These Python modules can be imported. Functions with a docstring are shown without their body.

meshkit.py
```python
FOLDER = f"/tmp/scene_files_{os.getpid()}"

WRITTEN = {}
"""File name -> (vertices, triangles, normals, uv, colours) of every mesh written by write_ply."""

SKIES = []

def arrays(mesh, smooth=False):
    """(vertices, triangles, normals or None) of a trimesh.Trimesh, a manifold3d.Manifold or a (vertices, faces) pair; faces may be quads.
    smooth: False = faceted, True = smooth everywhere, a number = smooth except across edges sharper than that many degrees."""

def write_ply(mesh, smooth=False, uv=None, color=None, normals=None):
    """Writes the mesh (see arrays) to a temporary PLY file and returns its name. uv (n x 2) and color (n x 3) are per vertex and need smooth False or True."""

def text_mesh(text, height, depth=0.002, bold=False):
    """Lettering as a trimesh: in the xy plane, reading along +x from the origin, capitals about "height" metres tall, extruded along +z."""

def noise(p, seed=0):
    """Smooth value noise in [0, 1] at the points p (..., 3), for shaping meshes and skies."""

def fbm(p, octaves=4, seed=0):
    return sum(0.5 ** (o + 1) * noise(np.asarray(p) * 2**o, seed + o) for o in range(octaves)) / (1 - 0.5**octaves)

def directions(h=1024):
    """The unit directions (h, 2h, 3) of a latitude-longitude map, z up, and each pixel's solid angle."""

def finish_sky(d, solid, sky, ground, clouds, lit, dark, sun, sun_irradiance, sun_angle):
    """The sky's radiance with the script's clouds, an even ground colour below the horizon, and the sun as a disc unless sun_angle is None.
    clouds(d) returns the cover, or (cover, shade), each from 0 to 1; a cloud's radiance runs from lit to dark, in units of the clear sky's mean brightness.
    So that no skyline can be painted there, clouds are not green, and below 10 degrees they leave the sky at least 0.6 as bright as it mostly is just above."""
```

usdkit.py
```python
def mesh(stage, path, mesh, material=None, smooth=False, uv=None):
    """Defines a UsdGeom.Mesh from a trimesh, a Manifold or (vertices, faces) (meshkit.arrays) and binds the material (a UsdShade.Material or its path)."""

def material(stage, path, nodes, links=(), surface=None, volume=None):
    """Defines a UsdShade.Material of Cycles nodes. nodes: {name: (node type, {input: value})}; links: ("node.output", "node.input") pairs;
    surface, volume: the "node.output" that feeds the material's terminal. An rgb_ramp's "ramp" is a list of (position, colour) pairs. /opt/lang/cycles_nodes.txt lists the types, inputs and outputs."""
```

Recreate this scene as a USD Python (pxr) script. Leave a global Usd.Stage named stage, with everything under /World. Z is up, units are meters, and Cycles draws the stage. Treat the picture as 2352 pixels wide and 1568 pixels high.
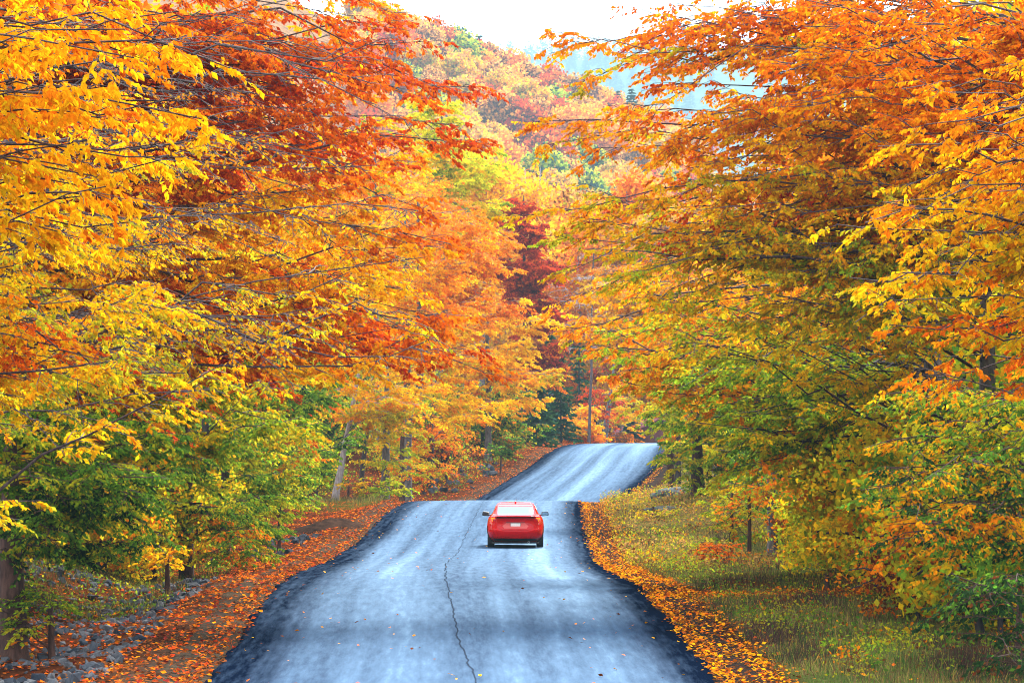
import math
import numpy as np, trimesh, usdkit, meshkit
from scipy.interpolate import PchipInterpolator
from shapely.geometry import Polygon
from pxr import Usd, UsdGeom, UsdLux, UsdShade, Sdf, Gf, Vt

stage = Usd.Stage.CreateInMemory()
UsdGeom.SetStageUpAxis(stage, 'Z'); UsdGeom.SetStageMetersPerUnit(stage, 1.0)
UsdGeom.Xform.Define(stage, '/World')
UsdGeom.Scope.Define(stage, '/World/Looks')
rng = np.random.default_rng(20240)
K = 0.21 / 2352          # metres per photograph unit per metre of distance
ZE = 6.0                 # eye height of the camera in the world
VH = 960.0

# ------------------------------------------------------------------ camera, sky, sun, exposure
cam = UsdGeom.Camera.Define(stage, '/World/camera')
cam.CreateHorizontalApertureAttr(36.0)
cam.CreateVerticalApertureAttr(36.0 * 682 / 1024)
cam.CreateFocalLengthAttr(36.0 / 0.21)
cam.CreateClippingRangeAttr(Gf.Vec2f(0.5, 20000))
cam.AddTranslateOp().Set(Gf.Vec3d(0, 0, ZE))
cam.AddRotateXOp().Set(90 + math.degrees(math.atan((VH - 784) * K)))
cam.CreateExposureAttr(3.3)

SUN_EL, SUN_AZ = math.radians(40), math.radians(205)     # azimuth = atan2(x, y)
def mat(name, nodes, links, surface=None, volume=None):
    return usdkit.material(stage, '/World/Looks/' + name, nodes, links, surface=surface, volume=volume)

sky_mat = mat('sky_look', {
    'sky': ('sky_texture', {'sky_type': 'single_scattering', 'sun_disc': False, 'sun_elevation': SUN_EL, 'sun_rotation': SUN_AZ, 'altitude': 200.0}),
    'tc': ('texture_coordinate', {}),
    'mp': ('mapping', {'scale': (1.0, 1.0, 3.0)}),
    'n': ('noise_texture', {'scale': 2.2, 'detail': 5.0, 'roughness': 0.55}),
    'r': ('rgb_ramp', {'ramp': [(0.3, (5.0, 5.35, 5.9)), (0.7, (6.4, 6.75, 7.2))]}),
    'mix': ('mix_color', {'fac': 0.86, 'use_clamp': False}),
    'bg': ('background_shader', {'strength': 0.05}),
}, [('tc.generated', 'mp.vector'), ('mp.vector', 'n.vector'), ('n.fac', 'r.fac'), ('sky.color', 'mix.a'), ('r.color', 'mix.b'),
    ('mix.result', 'bg.color')], surface='bg.background')
dome = UsdLux.DomeLight.Define(stage, '/World/sky')
dome.GetPrim().SetCustomDataByKey('kind', 'structure')
UsdShade.MaterialBindingAPI.Apply(dome.GetPrim()).Bind(sky_mat)
sun = UsdLux.DistantLight.Define(stage, '/World/sun')
sun.CreateIntensityAttr(0.4); sun.CreateAngleAttr(24.0); sun.CreateNormalizeAttr(True)
sun.CreateColorAttr(Gf.Vec3f(1.0, 0.95, 0.88))
sun.AddRotateZOp().Set(180 - math.degrees(SUN_AZ)); sun.AddRotateXOp().Set(-(90 - math.degrees(SUN_EL)))

# ------------------------------------------------------------------ helpers
used = {}
def numbered(parent, name):
    k = parent + '/' + name
    n = used.get(k, 0); used[k] = n + 1
    return k if n == 0 else f'{k}_{n:03d}'
def tag(p, label=None, cat=None, group=None, kind=None):
    p = p.GetPrim() if hasattr(p, 'GetPrim') else p
    for k, v in (('label', label), ('category', cat), ('group', group), ('kind', kind)):
        if v: p.SetCustomDataByKey(k, v)
    return p
def thing(name, label, cat, loc=(0, 0, 0), rz=0.0, sc=1.0, group=None, kind=None):
    x = UsdGeom.Xform.Define(stage, numbered('/World', name))
    x.AddTranslateOp().Set(Gf.Vec3d(*map(float, loc))); x.AddRotateZOp().Set(float(rz)); x.AddScaleOp().Set(Gf.Vec3f(sc, sc, sc))
    tag(x, label, cat, group, kind)
    return str(x.GetPath())
def copy_of(src, name, label, cat, loc, rz, sc, group):
    x = UsdGeom.Xform.Define(stage, numbered('/World', name))
    x.GetPrim().GetReferences().AddInternalReference(src)
    x.GetPrim().SetInstanceable(True)
    x.ClearXformOpOrder()
    for op, v in (('translate', Gf.Vec3d(*map(float, loc))), ('rotateZ', float(rz)), ('scale', Gf.Vec3f(sc, sc, sc))):
        pass
    x.AddTranslateOp().Set(Gf.Vec3d(*map(float, loc))); x.AddRotateZOp().Set(float(rz)); x.AddScaleOp().Set(Gf.Vec3f(sc, sc, sc))
    tag(x, label, cat, group)
    return x
def put(parent, name, vf, material, col=None, smooth=False, kind=None, label=None, uv=None):
    """One Mesh prim under parent; col: one colour per vertex (primvar col)."""
    path = numbered(parent, name)
    if not isinstance(material, str): material = str(material.GetPath())
    if col is not None or uv is not None:
        v, f = vf
        v = np.asarray(v, np.float32); f = np.asarray(f)
        m = UsdGeom.Mesh.Define(stage, path)
        m.CreatePointsAttr(Vt.Vec3fArray.FromNumpy(np.ascontiguousarray(v)))
        m.CreateFaceVertexCountsAttr(Vt.IntArray.FromNumpy(np.full(len(f), f.shape[1], np.int32)))
        m.CreateFaceVertexIndicesAttr(Vt.IntArray.FromNumpy(np.ascontiguousarray(f.astype(np.int32).ravel())))
        m.CreateSubdivisionSchemeAttr('none')
        if smooth:
            tri = f if f.shape[1] == 3 else np.vstack([f[:, [0, 1, 2]], f[:, [0, 2, 3]]])
            _, _, n = meshkit.arrays((v, tri), True)
            m.CreateNormalsAttr(Vt.Vec3fArray.FromNumpy(n.astype(np.float32))); m.SetNormalsInterpolation('vertex')
        api = UsdGeom.PrimvarsAPI(m)
        if col is not None:
            api.CreatePrimvar('col', Sdf.ValueTypeNames.Color3fArray, 'vertex').Set(Vt.Vec3fArray.FromNumpy(np.ascontiguousarray(np.asarray(col, np.float32))))
        if uv is not None:
            api.CreatePrimvar('st', Sdf.ValueTypeNames.TexCoord2fArray, 'vertex').Set(Vt.Vec2fArray.FromNumpy(np.ascontiguousarray(np.asarray(uv, np.float32))))
        UsdShade.MaterialBindingAPI.Apply(m.GetPrim()).Bind(UsdShade.Material.Get(stage, material))
    else:
        m = usdkit.mesh(stage, path, vf, material, smooth=smooth)
    if kind or label: tag(m, label=label, kind=kind)
    return path
def at(u, v, d):
    return np.array([(u - 1176) * K * d, d, ZE + (VH - v) * K * d])
def norm(a):
    return a / np.maximum(np.linalg.norm(a, axis=-1, keepdims=True), 1e-9)

# ------------------------------------------------------------------ materials
def leafmat(name, transl=0.5, rough=0.55):
    return mat(name, {
        'a': ('attribute', {'attribute': 'col'}),
        'p': ('diffuse_bsdf', {}),
        't': ('translucent_bsdf', {}),
        'm': ('mix_closure', {'fac': transl})},
        [('a.color', 'p.color'), ('a.color', 't.color'), ('p.BSDF', 'm.closure1'), ('t.BSDF', 'm.closure2')], surface='m.closure')
LEAF = leafmat('leaf_look')
LITTER = leafmat('litter_look', 0.1, 0.7)
def bark(name, c0, c1, sc=3.0):
    return mat(name, {
        'tc': ('texture_coordinate', {}), 'mp': ('mapping', {'scale': (sc * 4, sc * 4, sc)}),
        'n': ('noise_texture', {'scale': 1.0, 'detail': 6.0, 'roughness': 0.65}),
        'r': ('rgb_ramp', {'ramp': [(0.3, c0), (0.62, c1)]}),
        'b': ('bump', {'strength': 0.6, 'distance': 0.03}),
        'p': ('principled_bsdf', {'roughness': 0.85, 'specular_ior_level': 0.2})},
        [('tc.object', 'mp.vector'), ('mp.vector', 'n.vector'), ('n.fac', 'r.fac'), ('r.color', 'p.base_color'), ('n.fac', 'b.height'), ('b.normal', 'p.normal')], surface='p.BSDF')
BARK = {
    'grey': bark('grey_bark', (0.035, 0.03, 0.029), (0.14, 0.125, 0.12)),
    'pale': bark('pale_bark', (0.13, 0.115, 0.12), (0.34, 0.31, 0.31)),
    'brown': bark('brown_bark', (0.018, 0.009, 0.007), (0.085, 0.042, 0.030)),
    'dark': bark('dark_bark', (0.015, 0.013, 0.014), (0.05, 0.04, 0.04)),
    'violet': bark('violet_bark', (0.020, 0.014, 0.016), (0.095, 0.070, 0.068)),
}
def colmat(name, rough=0.9, bump=0.5, scale=6.0, amp=0.5):
    return mat(name, {
        'a': ('attribute', {'attribute': 'col'}), 'g': ('geometry', {}),
        'n': ('noise_texture', {'scale': scale, 'detail': 6.0, 'roughness': 0.7}),
        'r': ('rgb_ramp', {'ramp': [(0.25, (1 - amp,) * 3), (0.75, (1 + amp,) * 3)]}),
        'mx': ('mix_color', {'blend_type': 'multiply', 'fac': 1.0, 'use_clamp': False}),
        'b': ('bump', {'strength': bump, 'distance': 0.08}),
        'p': ('principled_bsdf', {'roughness': rough, 'specular_ior_level': 0.0})},
        [('g.position', 'n.vector'), ('n.fac', 'r.fac'), ('a.color', 'mx.a'), ('r.color', 'mx.b'), ('mx.result', 'p.base_color'),
         ('n.fac', 'b.height'), ('b.normal', 'p.normal')], surface='p.BSDF')
GROUND = colmat('ground_look', bump=0.8, scale=5.0, amp=0.6)
ASPHALT = mat('asphalt_look', {
    'uv': ('uvmap', {'attribute': 'st'}),
    'm1': ('mapping', {'scale': (1.5, 0.010, 1.0)}), 'n1': ('noise_texture', {'scale': 1.0, 'detail': 5.0, 'roughness': 0.6, 'distortion': 0.25}),
    'm2': ('mapping', {'scale': (0.5, 0.006, 1.0)}), 'n2': ('noise_texture', {'scale': 1.0, 'detail': 4.0, 'roughness': 0.65, 'distortion': 0.6}),
    'm3': ('mapping', {'scale': (7.0, 0.45, 1.0)}), 'n3': ('noise_texture', {'scale': 1.0, 'detail': 4.0, 'roughness': 0.7}),
    'sx': ('separate_xyz', {}),
    # lane wear across the road: x runs 0..7.7
    'wear': ('rgb_ramp', {'ramp': [(0.0, (0.0,) * 3), (0.07, (0.12,) * 3), (0.16, (0.55,) * 3), (0.27, (0.58,) * 3), (0.38, (0.66,) * 3), (0.47, (0.50,) * 3), (0.52, (0.52,) * 3),
                              (0.60, (0.70,) * 3), (0.68, (0.58,) * 3), (0.80, (0.72,) * 3), (0.90, (0.36,) * 3), (0.96, (0.05,) * 3), (1.0, (0.0,) * 3)]}),
    'nx': ('math', {'math_type': 'divide', 'value2': 7.7}),
    'j': ('math', {'math_type': 'multiply_add', 'value2': 0.12, 'value3': -0.06}),
    'nxj': ('math', {'math_type': 'add'}),
    'k1': ('math', {'math_type': 'multiply_add', 'value2': 0.6, 'value3': -0.3}),
    'k2': ('math', {'math_type': 'multiply_add', 'value2': 1.0, 'value3': -0.5}),
    'k3': ('math', {'math_type': 'multiply_add', 'value2': 0.62, 'value3': -0.31}),
    's1': ('math', {'math_type': 'add'}), 's2': ('math', {'math_type': 'add'}), 's3': ('math', {'math_type': 'add', 'use_clamp': True}),
    'col': ('rgb_ramp', {'ramp': [(0.0, (0.002, 0.005, 0.014)), (0.35, (0.005, 0.015, 0.042)), (0.7, (0.015, 0.043, 0.095)), (1.0, (0.050, 0.110, 0.190))]}),
    'rg': ('map_range', {'from_min': 0.0, 'from_max': 1.0, 'to_min': 0.85, 'to_max': 0.62}),
    'sp': ('map_range', {'from_min': 0.0, 'from_max': 0.9, 'to_min': 0.0, 'to_max': 0.19}),
    'g': ('geometry', {}), 'nf': ('noise_texture', {'scale': 60.0, 'detail': 2.0}),
    'b': ('bump', {'strength': 0.25, 'distance': 0.01}),
    'p': ('diffuse_bsdf', {}), 'gl': ('glossy_bsdf', {'color': (0.50, 0.73, 0.97)}), 'fr': ('fresnel', {'IOR': 1.4}), 'ff': ('math', {'math_type': 'multiply'}), 'ms': ('mix_closure', {})},
    [('uv.UV', 'm1.vector'), ('uv.UV', 'm2.vector'), ('uv.UV', 'm3.vector'), ('m1.vector', 'n1.vector'), ('m2.vector', 'n2.vector'), ('m3.vector', 'n3.vector'),
     ('uv.UV', 'sx.vector'), ('sx.x', 'nx.value1'), ('n2.fac', 'j.value1'), ('nx.value', 'nxj.value1'), ('j.value', 'nxj.value2'), ('nxj.value', 'wear.fac'),
     ('n1.fac', 'k1.value1'), ('n2.fac', 'k2.value1'), ('n3.fac', 'k3.value1'), ('wear.color', 's1.value1'), ('k1.value', 's1.value2'),
     ('s1.value', 's2.value1'), ('k2.value', 's2.value2'), ('s2.value', 's3.value1'), ('k3.value', 's3.value2'),
     ('s3.value', 'col.fac'), ('s3.value', 'rg.value'), ('col.color', 'p.color'), ('rg.result', 'gl.roughness'), ('s3.value', 'sp.value'), ('sp.result', 'ff.value1'), ('fr.fac', 'ff.value2'), ('ff.value', 'ms.fac'), ('p.BSDF', 'ms.closure1'), ('gl.BSDF', 'ms.closure2'),
     ('g.position', 'nf.vector'), ('nf.fac', 'b.height'), ('b.normal', 'p.normal')], surface='ms.closure')
def plain(name, c, rough=0.5, **kw):
    return mat(name, {'p': ('principled_bsdf', {'base_color': c, 'roughness': rough, **kw})}, [], surface='p.BSDF')
def noisy(name, c0, c1, scale=3.0, rough=0.8, bump=0.4, dist=0.05):
    return mat(name, {
        'tc': ('geometry', {}), 'n': ('noise_texture', {'scale': scale, 'detail': 7.0, 'roughness': 0.65}),
        'r': ('rgb_ramp', {'ramp': [(0.3, c0), (0.7, c1)]}), 'b': ('bump', {'strength': bump, 'distance': dist}),
        'p': ('principled_bsdf', {'roughness': rough, 'specular_ior_level': 0.0})},
        [('tc.position', 'n.vector'), ('n.fac', 'r.fac'), ('r.color', 'p.base_color'), ('n.fac', 'b.height'), ('b.normal', 'p.normal')], surface='p.BSDF')
ASPH_DARK = noisy('asphalt_edge', (0.012, 0.014, 0.02), (0.03, 0.034, 0.045), 8.0, 0.8)
STONES = [noisy(f'stone_look_{"abc"[i]}', c0, c1, 5.0, 0.75) for i, (c0, c1) in enumerate((((0.022, 0.027, 0.036), (0.08, 0.09, 0.105)), ((0.035, 0.037, 0.042), (0.125, 0.13, 0.14)), ((0.012, 0.016, 0.024), (0.05, 0.06, 0.072))))]

# ------------------------------------------------------------------ road profile (distance, left edge, right edge, height)
def pch(rows):
    a = np.array(rows, float); return PchipInterpolator(a[:, 0], a[:, 1])
def ux(u, d): return (u - 1176) * K * d
RZ = pch([(-40, -1.9), (0, -1.65), (12, -2.2), (40, -3.85), (60, -4.05), (73, -3.93), (84, -3.79), (93, -3.67), (100, -3.61), (108, -3.62), (118, -3.73), (132, -3.95), (145, -4.1), (156, -4.13), (168, -4.06),
          (186, -3.80), (200, -3.66), (212, -3.66), (222, -3.78), (231, -4.1), (240, -4.5), (250, -4.5), (258, -4.2), (271, -3.65), (294, -3.02), (322, -2.36), (345, -2.03),
          (365, -1.95), (382, -2.0), (402, -2.35), (430, -3.0), (470, -3.6), (520, -4.0)])
RL = pch([(-40, -4.0), (0, -4.1), (40, -4.4), (73.3, ux(473, 73.3)), (80.7, ux(527, 80.7)), (88, ux(568, 88)), (94, ux(592, 94)), (98, ux(604, 98)), (109, ux(649, 109)), (130, ux(721, 130)),
          (157, ux(804, 157)), (166, ux(828, 166)), (186, ux(875, 186)), (205, ux(915, 205)), (224, ux(950, 224)), (258, ux(1100, 258)), (271, ux(1150, 271)), (294, ux(1208, 294)),
          (322, ux(1254, 322)), (345, ux(1284, 345)), (365, ux(1312, 365)), (382, ux(1345, 382)), (402, ux(1410, 402)), (430, ux(1520, 430)), (470, ux(1680, 470)), (520, ux(1900, 520))])
RR = pch([(-40, 3.7), (0, 3.6), (40, 3.3), (60, 3.15), (73.3, ux(1652, 73.3)), (79, ux(1607, 79)), (84, ux(1570, 84)), (90, ux(1537, 90)), (96, ux(1504, 96)), (101.5, ux(1474, 101.5)), (102.6, ux(1470, 102.6)),
          (103.2, ux(1485, 103.2)), (104.5, ux(1478, 104.5)), (109, ux(1446, 109)), (119, ux(1405, 119)), (132, ux(1376, 132)), (150, ux(1358, 150)), (166, ux(1347, 166)), (186, ux(1338, 186)), (205, ux(1334, 205)),
          (224, ux(1334, 224)), (258, ux(1437, 258)), (271, ux(1470, 271)), (294, ux(1503, 294)), (322, ux(1522, 322)), (345, ux(1532, 345)), (365, ux(1548, 365)), (382, ux(1572, 382)),
          (402, ux(1630, 402)), (430, ux(1730, 430)), (470, ux(1880, 470)), (520, ux(2080, 520))])
def smoothstep(a, b, x):
    t = np.clip((x - a) / (b - a), 0, 1); return t * t * (3 - 2 * t)
def gnoise(x, d, s, seed=0):
    p = np.stack([np.asarray(x) / s, np.asarray(d) / s, np.zeros_like(np.asarray(x, float))], -1)
    return meshkit.fbm(p, 4, seed) - 0.5
def ground(x, d):
    x = np.asarray(x, float); d = np.broadcast_to(np.asarray(d, float), x.shape)
    dd = np.clip(d, -40, 520)
    z = RZ(dd); l = RL(dd); r = RR(dd)
    el = l - x; er = x - r
    inside = np.minimum(-el, -er)
    out = z - 0.16
    # left side
    near = 1 - smoothstep(118, 150, d); far = smoothstep(215, 262, d)
    berm = (0.10 + 0.22 * gnoise(x, d, 0.9, 6)) * np.exp(-((el - 1.1) / 0.7) ** 2)
    ditch = -0.30 * np.exp(-((el - 3.7) / 1.5) ** 2) * (0.35 + 0.65 * near)
    rise = (0.10 + 0.05 * near) * np.maximum(el - 3.6, 0) * (1 - far) + far * 0.20 * np.maximum(el - 1.0, 0)
    rise = np.where(rise > 6, 6 + (rise - 6) * 0.3, rise)
    hl = z - 0.07 - 0.04 * np.clip(el, 0, 2) + berm + ditch + rise + (0.35 * gnoise(x, d, 2.0, 3) + 0.5 * gnoise(x, d, 7.0, 5)) * smoothstep(0.5, 3, el)
    # right side
    mound = smoothstep(165, 195, d) * (1 - smoothstep(238, 262, d))
    rr = 0.03 * np.maximum(er - 4, 0) + mound * 0.16 * np.clip(er - 0.8, 0, 6) - 0.02 * np.clip(er, 0, 2)
    hr = z - 0.07 + rr + (0.25 * gnoise(x, d, 2.0, 7) + 0.5 * gnoise(x, d, 8.0, 9)) * smoothstep(0.8, 3.5, er)
    out = np.where(el > 0, hl, out); out = np.where(er > 0, hr, out)
    return out + ZE

def grid_faces(nr, nc):
    i = np.arange((nr - 1) * (nc - 1)); r = i // (nc - 1); c = i % (nc - 1); a = r * nc + c
    return np.stack([a, a + 1, a + nc + 1, a + nc], 1)

# ground sheet
ds = np.concatenate([np.arange(-40, 60, 4.0), np.arange(60, 240, 0.8), np.arange(240, 400, 1.5), np.arange(400, 521, 4.0)])
el_ = np.concatenate([[160, 110, 75, 50, 36, 26, 20, 16, 13, 11, 9.5], np.arange(8.5, -0.01, -0.35)])
er_ = np.concatenate([np.arange(0.0, 8.5, 0.35), [9.5, 11, 13, 16, 20, 26, 36, 50, 75, 110, 160]])
D = ds[:, None]
L, R = RL(ds)[:, None], RR(ds)[:, None]
X = np.concatenate([L - el_[None, :], L + (R - L) * np.array([[0.03, 0.5, 0.97]]), R + er_[None, :]], 1)
DD = np.broadcast_to(D, X.shape)
Z = ground(X, DD)
el, er = L - X, X - R
n1 = gnoise(X, DD, 0.6, 11) + 0.5; n2 = gnoise(X, DD, 2.5, 13) + 0.5; n3 = gnoise(X, DD, 6, 17) + 0.5
dirt = np.array([0.048, 0.036, 0.024]); soil = np.array([0.024, 0.018, 0.015]); litter = np.array([0.085, 0.022, 0.006]); litterd = np.array([0.030, 0.012, 0.006])
grass = np.array([0.05, 0.065, 0.018]); tan = np.array([0.13, 0.09, 0.03])
def lerp(a, b, t): return a + (b - a) * np.clip(t, 0, 1)[..., None]
base = lerp(np.broadcast_to(litterd, X.shape + (3,)), litter, n1 * 1.2 - 0.2)
cl = lerp(np.broadcast_to(dirt, X.shape + (3,)), soil, n2 * 1.6 - 0.5 + (n1 - 0.5) * 1.6)
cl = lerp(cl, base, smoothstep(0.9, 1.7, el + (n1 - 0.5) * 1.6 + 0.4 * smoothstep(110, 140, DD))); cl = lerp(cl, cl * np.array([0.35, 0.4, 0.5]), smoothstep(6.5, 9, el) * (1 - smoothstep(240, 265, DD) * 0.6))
cr = np.broadcast_to(soil, X.shape + (3,)) * (0.7 + 0.6 * n1[..., None])
cr = lerp(cr, base * 0.8, smoothstep(0.7, 1.0, er + (n1 - 0.5) * 0.5) * 0.6)
cr = lerp(cr, lerp(np.broadcast_to(grass, X.shape + (3,)), tan, n2 * 2 - 0.5), smoothstep(1.0, 1.7, er + (n1 - 0.5) * 0.6))
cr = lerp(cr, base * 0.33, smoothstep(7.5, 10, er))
COL = np.where((el > 0)[..., None], cl, cr)
gv = np.stack([X, DD, Z], -1).reshape(-1, 3)
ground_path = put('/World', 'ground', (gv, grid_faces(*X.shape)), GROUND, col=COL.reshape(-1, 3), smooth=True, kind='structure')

# road slab with a ragged edge and a lip
rd = np.concatenate([np.arange(-40, 60, 3.0), np.arange(60, 245, 0.4), np.arange(245, 400, 0.8), np.arange(400, 520, 3.0)])
t = np.concatenate([[0, 0.004], np.linspace(0.03, 0.97, 27), [0.996, 1]])
jl = (gnoise(np.zeros_like(rd), rd, 1.1, 21)) * 0.28 + gnoise(np.zeros_like(rd), rd, 0.35, 22) * 0.10
jr = (gnoise(np.zeros_like(rd), rd, 1.1, 23)) * 0.28 + gnoise(np.zeros_like(rd), rd, 0.35, 24) * 0.10
l, r = RL(rd) + jl, RR(rd) + jr
RX = l[:, None] + (r - l)[:, None] * t
crown = 0.05 * (1 - (2 * t - 1) ** 2)
RZZ = RZ(rd)[:, None] + ZE + crown[None] + 0.012 * gnoise(RX, np.broadcast_to(rd[:, None], RX.shape) / 4, 3.0, 31)
RZZ[:, 0] -= 0.13; RZZ[:, -1] -= 0.13
rv = np.stack([RX, np.broadcast_to(rd[:, None], RX.shape), RZZ], -1)
ruv = np.stack([(RX - RL(rd)[:, None]) / (RR(rd) - RL(rd))[:, None] * 7.7, np.broadcast_to(rd[:, None], RX.shape)], -1)
road_path = put('/World', 'road', (rv.reshape(-1, 3), grid_faces(*RX.shape)), ASPHALT, uv=ruv.reshape(-1, 2), smooth=True, kind='structure')
def road_z(x, d):
    d = np.asarray(d, float); tt = (x - RL(d)) / (RR(d) - RL(d))
    return RZ(d) + ZE + 0.05 * (1 - (2 * tt - 1) ** 2) + 0.012 * gnoise(x, d / 4, 3.0, 31)
# the long crack along the crown of the road
cp = [(1092, 1568), (1066, 1500), (1050, 1465), (1048, 1430), (1040, 1400), (1032, 1370), (1026, 1340), (1022, 1312), (1026, 1296), (1052, 1272), (1066, 1240), (1086, 1200), (1100, 1170), (1112, 1152)]
vd = np.linspace(62, 216, 900); vv = VH - (RZ(vd) / (K * vd))
cu, cv = np.array(cp, float).T
cd = np.linspace(66, 214, 420)
vv_d = VH - RZ(cd) / (K * cd)
uu = np.interp(np.maximum.accumulate(vv_d[::-1])[::-1], cv[::-1], cu[::-1])
cx = ux(uu, cd) + 0.10 * gnoise(cd * 0, cd, 1.5, 41) + 0.05 * gnoise(cd * 0, cd, 0.4, 42)
cw = 0.002 + 0.006 * (1 - smoothstep(95, 150, cd)) + 0.011 * np.clip(gnoise(cd * 0, cd, 4.0, 43) + 0.5, 0, 1)
cvv = np.concatenate([np.stack([cx - cw, cd, road_z(cx - cw, cd) + 0.006], 1), np.stack([cx + cw, cd, road_z(cx + cw, cd) + 0.006], 1)])
n = len(cd); i = np.arange(n - 1)
put(road_path, 'crack', (cvv, np.concatenate([np.stack([i, n + i, n + i + 1], 1), np.stack([i, n + i + 1, i + 1], 1)])), plain('crack_dark', (0.026, 0.038, 0.060), 1.0, specular_ior_level=0.0))

# ------------------------------------------------------------------ colours of leaves (linear)
C = dict(Y=(0.76, 0.45, 0.004), GO=(0.78, 0.325, 0.003), O=(0.74, 0.20, 0.003), RO=(0.62, 0.115, 0.005), R=(0.48, 0.050, 0.008), DR=(0.20, 0.018, 0.014),
         YG=(0.44, 0.40, 0.015), LG=(0.25, 0.36, 0.018), G=(0.10, 0.21, 0.02), LY=(0.66, 0.62, 0.02), DG=(0.022, 0.055, 0.016), BR=(0.17, 0.052, 0.014), T=(0.50, 0.26, 0.07), BG=(0.03, 0.075, 0.055), P=(0.72, 0.30, 0.045))
def colours(pal, n, r, key=None):
    """pal: 'Y3 O1 G1'. key: clump number per leaf, so that neighbours share a tone."""
    names, w = zip(*[(''.join(c for c in s if c.isalpha()), float(''.join(c for c in s if c.isdigit()) or 1)) for s in pal.split()])
    w = np.array(w) / sum(w); tab = np.array([C[x] for x in names])
    pick = r.choice(len(names), n, p=w)
    if key is not None:
        kk = r.choice(len(names), key.max() + 1, p=w)
        pick = np.where(r.random(n) < 0.62, kk[key], pick)
    c = tab[pick]
    c = c * np.exp(r.normal(0, 0.16, (n, 1))) * np.exp(r.normal(0, 0.07, (n, 3)))
    return np.clip(c, 0.002, 0.85)

# ------------------------------------------------------------------ branches and leaves
def tubes(P, r0, r1, sides=3):
    """P: (n, k, 3) polylines; radius from r0 to r1 (n each)."""
    n, k, _ = P.shape
    T = norm(np.gradient(P, axis=1))
    ax = norm(P[:, -1] - P[:, 0])
    ref = np.where(np.abs(ax[:, 2:3]) > 0.8, np.array([[1.0, 0, 0]]), np.array([[0, 0, 1.0]]))
    S = norm(np.cross(T, ref[:, None, :])); U = np.cross(S, T)
    rad = r0[:, None] + (r1 - r0)[:, None] * np.linspace(0, 1, k)[None]
    a = np.arange(sides) / sides * 2 * np.pi
    V = P[:, :, None] + rad[:, :, None, None] * (S[:, :, None] * np.cos(a)[None, None, :, None] + U[:, :, None] * np.sin(a)[None, None, :, None])
    idx = np.arange(n * k * sides).reshape(n, k, sides)
    A, B = idx[:, :-1], idx[:, 1:]
    A2, B2 = np.roll(A, -1, 2), np.roll(B, -1, 2)
    F = np.stack([A, A2, B2, B], -1).reshape(-1, 4)
    return V.reshape(-1, 3), np.concatenate([F[:, :3], F[:, [0, 2, 3]]])
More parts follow.
